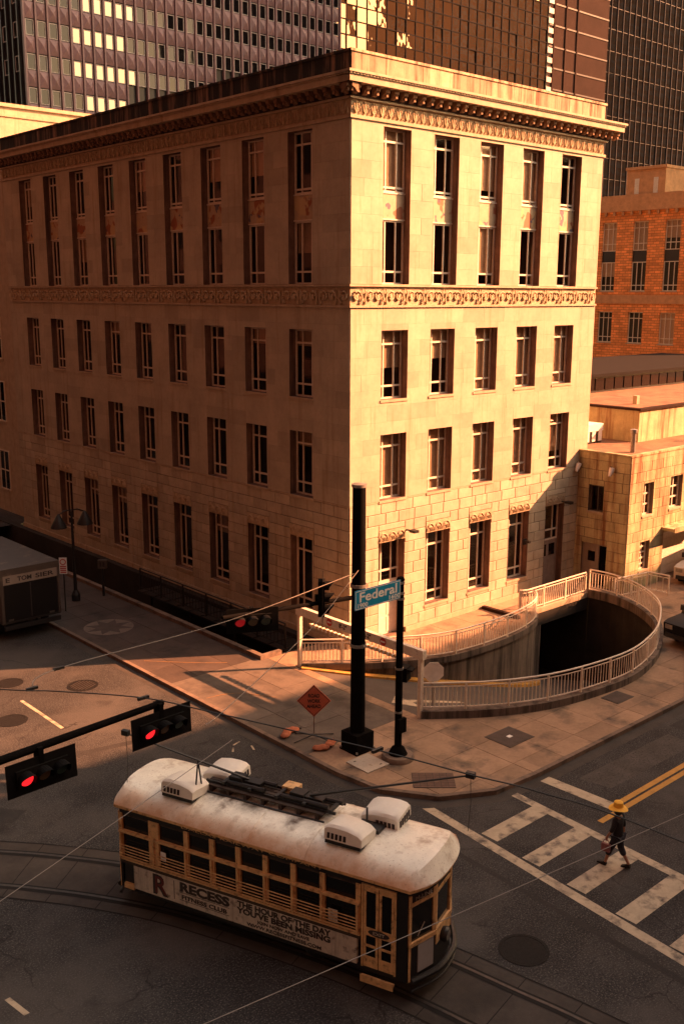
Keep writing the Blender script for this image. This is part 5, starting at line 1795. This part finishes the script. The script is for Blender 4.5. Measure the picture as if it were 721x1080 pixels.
# bowed front and rear: three faces each
def end_faces(front_end):
    fx = (lambda x: x) if front_end else (lambda x: TL - x)
    P_ = [(7.30, 0.02), (7.58, 0.72), (7.58, 1.58), (7.30, 2.28)]

    def seg(k, t0, t1, z0, z1, out0, out1, name, mat, parent=tram):
        a, b = Vector(P_[k]), Vector(P_[k + 1])
        d = (b - a).normalized()
        n = Vector((d.y, -d.x))
        p, q = a.lerp(b, t0), a.lerp(b, t1)
        poly = [p + n * out0, q + n * out0, q + n * out1, p + n * out1]
        return MB().prism([(fx(v.x), v.y) for v in poly], z0, z1).build(name, mat, parent)
    for k in range(3):
        seg(k, 0.0, 1.0, 0.5, 1.30, -0.05, 0.0, 'dash', 'tram_black')
        f = seg(k, 0.0, 0.09, 1.30, 2.42, -0.06, 0.015, 'end_post', 'cream_paint')
        seg(k, 0.91, 1.0, 1.30, 2.42, -0.06, 0.012, 'end_post', 'cream_paint')
        seg(k, 0.0, 1.0, 1.27, 1.36, -0.06, 0.03, 'end_sill', 'cream_paint')
        seg(k, 0.09, 0.91, 2.16, 2.24, -0.05, 0.01, 'end_rail', 'cream_paint')
        pn1 = seg(k, 0.09, 0.91, 1.36, 2.16, -0.035, -0.02, 'windscreen', 'tram_pane')
        seg(k, 0.09, 0.91, 2.24, 2.42, -0.04, -0.01, 'destination_board', 'ink')
    seg(0, 0.34, 0.93, 0.62, 1.25, 0.004, 0.022, 'dash_board', 'grey_board')
    seg(0, 0.0, 0.07, 0.5, 1.3, 0.0, 0.02, 'corner_strip', 'cream_paint')
    seg(1, 0.05, 0.95, 1.0, 1.27, 0.0, 0.02, 'dash_trim', 'cream_paint')
    seg(2, 0.1, 1.0, 0.9, 1.27, 0.0, 0.02, 'dash_trim', 'cream_paint')
    # headlight
    hl = put('headlight', MB().lathe([(0, 0.0), (0.15, 0.0), (0.17, 0.08), (0.13, 0.14), (0, 0.14)], n=18).mesh('headlight', 'tram_black', True), tram, (fx(7.60), 1.10, 1.06))
    hl.rotation_euler = (0, PI / 2 if front_end else -PI / 2, 0)
    put('lens', MB().lathe([(0, 0.145), (0.11, 0.142)], n=18).mesh('lens', 'galvanised'), hl)
    # bumper
    arc = [(fx(7.36), 0.05), (fx(7.66), 0.65), (fx(7.72), 1.15), (fx(7.66), 1.65), (fx(7.36), 2.25)]
    MB().tube([(p.x, p.y, 0.52) for p in spline([(x, y, 0) for x, y in arc], 5)], 0.07, 8).build('bumper', 'tram_black', tram, smooth=True)
    MB().tube([(p.x, p.y, 0.30) for p in spline([(x, y, 0) for x, y in arc], 5)], 0.035, 8).build('fender', 'tram_black', tram, smooth=True)
    return seg


sg_ = end_faces(True)
o = put('lettering', text_mesh('M-LINE', 0.13, 'plate', fit=0.46), tram, (7.375, 0.17, 2.27), math.atan2(0.70, 0.28))
end_faces(False)
# wiper on the front left windscreen
MB().tube([(7.40, 0.25, 1.45), (7.47, 0.42, 1.7)], 0.01, 4).build('wiper', 'plate', tram)

# truck with four wheels
for x in (2.35, 4.95):
    for y in (0.45, 1.85):
        whl = put('wheel', MB().lathe([(0, -0.06), (0.40, -0.06), (0.40, 0.03), (0.36, 0.06), (0, 0.06)], n=20).mesh('wheel', 'iron', True), tram, (x, y, 0.415))
        whl.rotation_euler = (PI / 2, 0, 0)
    MB().tube([(x, 0.4, 0.415), (x, 1.9, 0.415)], 0.06, 8).build('axle', 'iron', tram)
for y in (0.32, 1.92):
    MB().box(1.6, 5.7, y, y + 0.07, 0.36, 0.5).build('truck_frame', 'iron', tram)

# roof equipment
def roof_z(y):
    s = abs((y - TWD / 2) / (TWD / 2 + ov))
    return EZ + 0.37 * ((1 - s ** 3.2) ** 0.75)


def ac_unit(x, y, flip):
    """Rounded white air conditioner: sloped hood at one end, slotted grille at the other."""
    L_, W_, H_ = 0.80, 0.62, 0.33
    K = 1.10
    m = MB()
    prof = [(0.0, 0.04), (0.0, 0.20), (0.10, 0.27), (0.35, 0.32), (0.60, 0.33), (0.74, 0.31), (0.80, 0.26), (0.80, 0.04)]
    n = len(prof)
    ring = []
    for yy, k in ((-W_ / 2, 0.80), (-W_ / 2 + 0.04, 0.96), (-W_ / 2 + 0.12, 1.0), (W_ / 2 - 0.12, 1.0), (W_ / 2 - 0.04, 0.96), (W_ / 2, 0.80)):
        i = len(m.v)
        for (px, pz) in prof:
            m.v.append((0.4 + (px - 0.4) * (0.94 + 0.06 * k), yy, 0.04 + (pz - 0.04) * k))
            m.t.append(1.0)
        ring.append(i)
    for a, b in zip(ring, ring[1:]):
        for k in range(n):
            m.f.append((a + k, a + (k + 1) % n, b + (k + 1) % n, b + k))
    m.f.append(tuple(ring[0] + k for k in range(n)))
    m.f.append(tuple(ring[-1] + k for k in range(n))[::-1])
    z = roof_z(y) - 0.015
    tilt = 0.12 * (1 if y < TWD / 2 else -1)
    o = put('air_conditioner', cached('ac', lambda: m.mesh('air_conditioner', 'ac_plastic', True)), tram, (x + (0.49 if flip else -0.49), y, z), PI if flip else 0)
    o.rotation_euler = (-tilt if not flip else tilt, 0, PI if flip else 0)
    o.scale = (K, K, K * 1.1)
    put('gasket', cached('acg', lambda: MB().box(0.03, 0.78, -0.29, 0.29, -0.03, 0.045).mesh('gasket', 'tram_black')), o)
    for k in range(5):
        put('grille_slot', cached('acs', lambda: MB().box(-0.012, 0.02, -0.028, 0.028, 0.07, 0.19).mesh('grille_slot', 'ink')), o, (0.795, -0.2 + k * 0.1, 0))
        for s in (-1, 1):
            put('grille_slot', cached(('acs2'), lambda: MB().box(-0.028, 0.028, -0.01, 0.01, 0.07, 0.17).mesh('grille_slot', 'ink')), o, (0.36 + k * 0.085, s * 0.309, 0))
    return o


ac_unit(1.40, 0.62, True)
ac_unit(1.95, 1.66, False)
ac_unit(5.62, 0.60, True)
ac_unit(6.05, 1.70, False)
# catwalk planks along the roof
for k, y in enumerate((0.92, 1.05, 1.18, 1.31, 1.44)):
    MB().box(1.75, 4.85, y, y + 0.10, 3.10, 3.135).build('roof_plank', 'wood_board', tram)
for k in range(7):
    MB().box(1.9 + k * 0.46, 1.98 + k * 0.46, 0.92, 1.5, 2.9, 3.10).build('plank_bearer', 'wood_board', tram)
MB().tube([(1.7, 0.86, 2.98), (2.6, 0.88, 2.99), (3.6, 0.86, 2.99), (4.9, 0.9, 2.98)], 0.022, 5).build('roof_cable', 'tram_black', tram)
MB().box(3.55, 3.90, 1.40, 1.70, 2.9, 3.28).build('resistor_box', 'cream_paint', tram)
for k, (x0, x1, y) in enumerate(((2.1, 3.4, 1.42), (2.3, 3.3, 1.08), (3.9, 5.1, 1.40), (3.7, 4.9, 1.10))):
    MB().tube([(x0, y, 3.22), (x1, y, 3.24)], 0.055, 8).build('spring_tube', 'tram_black', tram, smooth=True)
for y in (1.02, 1.5):
    MB().box(1.75, 5.1, y, y + 0.045, 3.135, 3.19).build('gear_rail', 'tram_black', tram)
for x in (2.2, 2.9, 3.6, 4.3, 4.95):
    MB().box(x, x + 0.08, 0.98, 1.58, 3.19, 3.25).build('gear_tie', 'tram_black', tram)
MB().box(5.6, 6.15, 1.0, 1.32, 2.9, 3.05).build('hook_base', 'tram_black', tram)
MB().tube([(5.85, 1.05, 3.05), (5.85, 1.05, 3.5)], 0.025, 6).build('hook_post', 'tram_black', tram)
for (x, lab, head) in ((2.75, 'rear', (-15.6, -9.75, 4.55)), (4.35, 'front', (-12.02, -16.68, 4.95))):
    y = 1.28
    bs = put('trolley_base', MB().lathe([(0, 0.12), (0.16, 0.10), (0.2, 0.0)], n=14).mesh('trolley_base', 'tram_black', True), tram, (x, y, 3.13))
    MB().box(x - 0.35, x + 0.35, y - 0.1, y + 0.1, 3.2, 3.30).build('trolley_spring', 'tram_black', tram)
    MB().box(x - 0.45, x - 0.1, y - 0.14, y + 0.14, 3.22, 3.34).build('trolley_spring', 'tram_black', tram)
    rotm = Matrix.Rotation(-math.atan2(TD.y, TD.x), 3, 'Z')
    h = rotm @ (Vector(head) - Vector((-15.57, -9.21, 0)))
    p0 = Vector((x, y, 3.3))
    MB().tube([p0, p0.lerp(h, 0.33), p0.lerp(h, 0.66), h], 0.034, 6, 0.018).build('trolley_pole', 'tram_black', tram, smooth=True)
    hd = put('trolley_head', MB().box(-0.09, 0.09, -0.05, 0.05, -0.05, 0.07).mesh('trolley_head', 'tram_black'), tram, h)
    put('rope', MB().tube([(0, 0, 0), (0.02, 0.0, -0.6), (-0.02, 0, -1.2)], 0.006, 4).mesh('rope', 'tram_black'), hd)
    if lab == 'rear':
        q = p0.lerp(h, 0.42)
        MB().tube([(q.x - 0.02, q.y - 0.12, 2.98), q], 0.02, 5).build('pole_rest', 'tram_black', tram)
        MB().tube([(q.x + 0.02, q.y + 0.12, 2.98), q], 0.02, 5).build('pole_rest', 'tram_black', tram)

# ================================================================== VEHICLES
bt = thing('delivery_truck', 'boxy pale delivery truck seen from behind at the left edge', 'truck', (-9.9, 10.15, 0), R(0))
# rear face towards -y (the crossing)
MB().box(0, 2.55, 0, 5.6, 0.75, 3.02).build('box_body', 'tram_black', bt)
MB().box(-0.03, 2.58, -0.03, 5.65, 2.98, 3.08).build('roof', 'truck_white', bt)
MB().box(-0.02, 0.10, -0.04, 0.06, 0.8, 2.98).build('corner_frame', 'truck_white', bt)
MB().box(2.47, 2.57, -0.04, 0.06, 0.8, 2.98).build('corner_frame', 'truck_white', bt)
MB().box(0.10, 2.47, -0.035, 0.02, 2.80, 2.98).build('top_frame', 'truck_white', bt)
hd_ = MB().box(0.10, 2.47, -0.03, 0.01, 2.42, 2.80).build('header_sign', 'grey_door', bt)
for tx, x0, w0 in (('E', 0.2, 0.18), ('TOM', 0.72, 0.62), ('SIER', 1.5, 0.82)):
    put('lettering', text_mesh(tx, 0.26, 'ink', fit=w0, bold=0.006), hd_, (x0, -0.035, 2.52))
sp_ = MB().box(-0.015, 0.0, 0.1, 5.5, 0.85, 2.95).build('side_panel', 'truck_white', bt)
for k in range(7):
    MB().box(-0.02, -0.015, 0.2 + 0.2 * (k % 3), 0.7 + 0.3 * (k % 2), 1.0 + k * 0.24, 1.12 + k * 0.24).build('side_print', 'ink', sp_)
rd = MB().box(0.14, 2.43, -0.02, 0.0, 0.85, 2.40).build('rear_door', 'car_black', bt)
MB().box(1.25, 1.29, -0.03, -0.02, 0.9, 2.35).build('door_seam', 'ink', rd)
for x in (0.25, 2.05):
    MB().box(x, x + 0.22, -0.03, 0.02, 0.86, 0.94).build('tail_light', 'truck_white', bt)
MB().box(0.05, 2.5, -0.12, 0.02, 0.5, 0.68).build('bumper', 'tram_black', bt)
MB().box(0.2, 2.35, 5.65, 7.2, 0.6, 2.2).build('cab', 'truck_white', bt)
for (x, y) in ((0.3, 1.2), (2.25, 1.2), (0.3, 6.4), (2.25, 6.4)):
    wo = put('wheel', MB().lathe([(0, -0.13), (0.42, -0.13), (0.46, 0), (0.42, 0.13), (0, 0.13)], n=18).mesh('wheel', 'rubber', True), bt, (x, y, 0.46))
    wo.rotation_euler = (0, PI / 2, 0)
    put('rim', MB().lathe([(0, -0.14), (0.22, -0.14)], n=12).mesh('rim', 'galvanised'), wo)


def van(name, label, loc, rz, L_, W_, H_, mat, wheels=0.34):
    t = thing(name, label, 'van', loc, rz)
    prof = [(0.05, 0.35), (0.0, 0.95), (0.25, 1.05), (0.95, 1.18), (1.55, H_ - 0.08), (1.9, H_), (L_ - 0.25, H_), (L_ - 0.03, H_ - 0.2), (L_, 0.9), (L_, 0.38)]
    m = MB()
    rings = []
    for y, k in ((0, 0.93), (0.1, 1.0), (W_ - 0.1, 1.0), (W_, 0.93)):
        i = len(m.v)
        for (x, z) in prof:
            yy = y
            if z > 1.1:
                yy = W_ / 2 + (y - W_ / 2) * 0.90
            m.v.append((L_ / 2 + (x - L_ / 2) * (0.97 + 0.03 * k), yy, z if k == 1 else z * 0.99))
            m.t.append(1.0)
        rings.append(i)
    n = len(prof)
    for a, b in zip(rings, rings[1:]):
        for k in range(n):
            m.f.append((a + k, a + (k + 1) % n, b + (k + 1) % n, b + k))
    m.f.append(tuple(rings[0] + k for k in range(n)))
    m.f.append(tuple(rings[-1] + k for k in range(n))[::-1])
    m.build('body', mat, t, smooth=True)
    MB().quad((0.97, 0.2, 1.24), (0.97, W_ - 0.2, 1.24), (1.50, W_ - 0.26, H_ - 0.14), (1.50, 0.26, H_ - 0.14)).build('windscreen', 'tram_pane', t, (-0.03, 0, 0.02))
    for s in (0, 1):
        y = -0.008 + s * (W_ + 0.016)
        yu = W_ / 2 + (y - W_ / 2) * 0.90
        for a, b in ((1.65, 2.5), (2.6, L_ - 0.5)):
            MB().quad((a - 0.1, y, 1.14), (b, y, 1.14), (b, yu, H_ - 0.22), (a + 0.12, yu, H_ - 0.22)).build('side_window', 'tram_pane', t)
        MB().box(1.35, 1.5, -0.24 if s == 0 else W_ + 0.02, -0.02 if s == 0 else W_ + 0.24, 1.15, 1.38).build('mirror', 'tram_black', t)
        MB().box(-0.01, 0.12, 0.1 if s == 0 else W_ - 0.45, 0.45 if s == 0 else W_ - 0.1, 0.72, 0.9).build('headlight', 'galvanised', t)
        for x in (0.85, L_ - 0.85):
            w_ = put('wheel', cached(('vw', wheels), lambda: MB().lathe([(0, -0.11), (wheels * 0.92, -0.11), (wheels, 0), (wheels * 0.92, 0.11), (0, 0.11)], n=18).mesh('wheel', 'rubber', True)), t, (x, 0.1 + s * (W_ - 0.2), wheels))
            w_.rotation_euler = (PI / 2, 0, 0)
            put('rim', cached(('vr', wheels), lambda: MB().lathe([(0, -0.12), (wheels * 0.55, -0.12)], n=12).mesh('rim', 'galvanised')), w_)
    MB().box(-0.06, 0.1, 0.15, W_ - 0.15, 0.38, 0.56).build('bumper', 'tram_black', t)
    return t


van('parked_van', 'black van parked beyond the right end of the ramp railing', (9.75, -10.0, 0.135), R(-8), 4.8, 1.95, 2.2, 'car_black')
van('parked_van', 'white van parked before the annex garage door at the right edge', (18.6, -5.6, 0.02), R(5), 4.8, 1.95, 2.1, 'car_white')

# ================================================================== PERSON
def skin_obj(name, verts, edges, mat, parent, root=0, sub=2):
    me = bpy.data.meshes.new(name)
    me.from_pydata([v[:3] for v in verts], edges, [])
    me.materials.append(MATS[mat])
    o = put(name, me, parent)
    md = o.modifiers.new('Skin', 'SKIN')
    md.use_smooth_shade = True
    for i, v in enumerate(verts):
        sv = me.skin_vertices[0].data[i]
        r_ = v[3] if isinstance(v[3], tuple) else (v[3], v[3])
        sv.radius = r_
        sv.use_root = (i == root)
    s = o.modifiers.new('Subdivision', 'SUBSURF')
    s.levels = sub
    s.render_levels = sub
    return o


# local frame: walking towards +y (up the crosswalk), height 1.62 m
pe = thing('person', 'person in dark clothes and yellow sun hat walking over the crosswalk', 'person', (-5.48, -16.02, 0.008), R(8))
V = [(0, 0, 0.88, (0.13, 0.10)), (0, 0.01, 1.08, (0.125, 0.09)), (0, 0.02, 1.28, (0.15, 0.095)), (0, 0.02, 1.36, (0.10, 0.07)), (0, 0.03, 1.42, 0.05),
     (0, 0.05, 1.50, (0.075, 0.085)), (0, 0.05, 1.58, (0.078, 0.09)), (0, 0.05, 1.64, 0.06),
     # left arm (x<0), carrying a bag, slightly forward
     (-0.17, 0.02, 1.34, 0.055), (-0.22, 0.05, 1.10, 0.042), (-0.23, 0.16, 0.90, 0.032), (-0.23, 0.19, 0.83, 0.026),
     # right arm
     (0.17, 0.02, 1.34, 0.055), (0.22, -0.03, 1.10, 0.042), (0.22, -0.05, 0.88, 0.032), (0.22, -0.04, 0.80, 0.026),
     # left leg forward
     (-0.09, 0.0, 0.84, 0.085), (-0.10, 0.14, 0.50, 0.06), (-0.10, 0.24, 0.12, 0.04), (-0.10, 0.25, 0.06, 0.04), (-0.11, 0.37, 0.035, (0.035, 0.028)),
     # right leg back
     (0.09, 0.0, 0.84, 0.085), (0.10, -0.04, 0.50, 0.06), (0.10, -0.26, 0.17, 0.04), (0.10, -0.29, 0.10, 0.04), (0.11, -0.19, 0.035, (0.035, 0.028))]
E_ = [(0, 1), (1, 2), (2, 3), (3, 4), (4, 5), (5, 6), (6, 7), (3, 8), (8, 9), (9, 10), (10, 11), (3, 12), (12, 13), (13, 14), (14, 15), (0, 16), (16, 17), (17, 18), (18, 19), (19, 20), (0, 21), (21, 22), (22, 23), (23, 24), (24, 25)]
# fingers and thumbs
for w, sx in ((11, -1), (15, 1)):
    bx, by, bz = V[w][:3]
    for k in range(4):
        i = len(V)
        V.append((bx + 0.004 * sx, by - 0.026 + 0.017 * k, bz - 0.045, 0.0085))
        V.append((bx - 0.012 * sx, by - 0.024 + 0.017 * k, bz - 0.080 - (0.008, 0.014, 0.012, 0.0)[k], 0.0075))
        E_ += [(w, i), (i, i + 1)]
    i = len(V)
    V.append((bx - 0.01 * sx, by + 0.038, bz - 0.015, 0.009))
    V.append((bx - 0.02 * sx, by + 0.046, bz - 0.045, 0.008))
    E_ += [(w, i), (i, i + 1)]
skin_obj('body', V, E_, 'skin', pe)
skin_obj('shirt', [(0, 0, 0.80, (0.175, 0.14)), (0, 0.0, 0.95, (0.165, 0.125)), (0, 0.01, 1.12, (0.155, 0.115)), (0, 0.02, 1.29, (0.175, 0.115)), (0, 0.02, 1.375, (0.09, 0.075)),
                   (-0.18, 0.02, 1.34, 0.075), (-0.225, 0.045, 1.12, 0.065), (-0.23, 0.10, 1.01, 0.055), (0.18, 0.02, 1.34, 0.075), (0.225, -0.03, 1.12, 0.065), (0.225, -0.04, 1.01, 0.055)],
         [(0, 1), (1, 2), (2, 3), (3, 4), (3, 5), (5, 6), (6, 7), (3, 8), (8, 9), (9, 10)], 'cloth_black', pe)
skin_obj('trousers', [(0, 0, 0.90, (0.15, 0.12)), (-0.09, 0.01, 0.82, 0.105), (-0.10, 0.14, 0.50, 0.088), (-0.10, 0.20, 0.30, 0.08), (0.09, 0.0, 0.82, 0.105), (0.10, -0.05, 0.50, 0.088), (0.10, -0.16, 0.31, 0.08)],
         [(0, 1), (1, 2), (2, 3), (0, 4), (4, 5), (5, 6)], 'cloth_navy', pe)
for (x, y, z, tl) in ((-0.105, 0.30, 0.0, 0), (0.105, -0.25, 0.02, R(-14))):
    m = MB()
    prof = [(-0.09, 0.035), (-0.085, 0.09), (-0.02, 0.10), (0.06, 0.07), (0.15, 0.05), (0.16, 0.02), (0.0, 0.0), (-0.08, 0.0)]
    for a in (-0.042, 0.042):
        m.quad(*[(a, p, q) for p, q in prof])
    for a, b in zip(prof, prof[1:] + prof[:1]):
        m.quad((-0.042, *a), (0.042, *a), (0.042, *b), (-0.042, *b))
    o = put('shoe', m.mesh('shoe', 'rubber'), pe, (x, y, z))
    o.rotation_euler = (tl, 0, 0)
# head details
put('hair', MB().lathe([(0.0, 1.70), (0.09, 1.66), (0.105, 1.57), (0.095, 1.46), (0.06, 1.42)], (0, 0.03), 16).mesh('hair', 'hair', True), pe)
fc = put('face', MB().lathe([(0.0, 1.66), (0.075, 1.62), (0.085, 1.56), (0.078, 1.49), (0.045, 1.435), (0.0, 1.425)], (0, 0.085), 16).mesh('face', 'skin', True), pe)
put('nose', MB().box(-0.012, 0.012, 0.165, 0.19, 1.525, 1.56).mesh('nose', 'skin'), fc)
for s in (-1, 1):
    put('eye', MB().lathe([(0, 1.575), (0.009, 1.57), (0, 1.562)], (s * 0.03, 0.163), 8).mesh('eye', 'ink'), fc)
put('mouth', MB().box(-0.02, 0.02, 0.155, 0.165, 1.483, 1.492).mesh('mouth', 'dark_red'), fc)
hat = MB()
NR = 28
for (r0, z, wob) in ((0.235, 1.595, 0.022), (0.18, 1.625, 0.012), (0.125, 1.645, 0), (0.118, 1.72, 0), (0.105, 1.765, 0), (0.06, 1.79, 0), (0.0, 1.795, 0)):
    for k in range(NR):
        a = 2 * PI * k / NR
        hat.v.append((r0 * math.cos(a), 0.04 + r0 * math.sin(a) * 1.02, z + wob * math.sin(2 * a + 0.6)))
        hat.t.append(1.0)
for j in range(6):
    for k in range(NR):
        a, b = j * NR + k, j * NR + (k + 1) % NR
        hat.f.append((a, b, b + NR, a + NR))
ht = put('hat', hat.mesh('hat', 'hat_yellow', True), pe)
put('hat_band', MB().lathe([(0.126, 1.650), (0.1235, 1.685)], (0, 0.04), 24).mesh('hat_band', 'hat_yellow'), ht)
hb_ = thing('handbag', 'pink bag held in the left hand of the person', 'bag', (-5.48 - 0.24 - 0.028, -16.02 + 0.155, 0.42), R(8))
MB().box(-0.04, 0.04, -0.11, 0.11, 0.06, 0.26).build('body', 'bag_pink', hb_)
MB().tube([(0, -0.1, 0.25), (0, -0.05, 0.36), (0, 0.05, 0.36), (0, 0.1, 0.25)], 0.01, 5).build('handle', 'bag_pink', hb_)
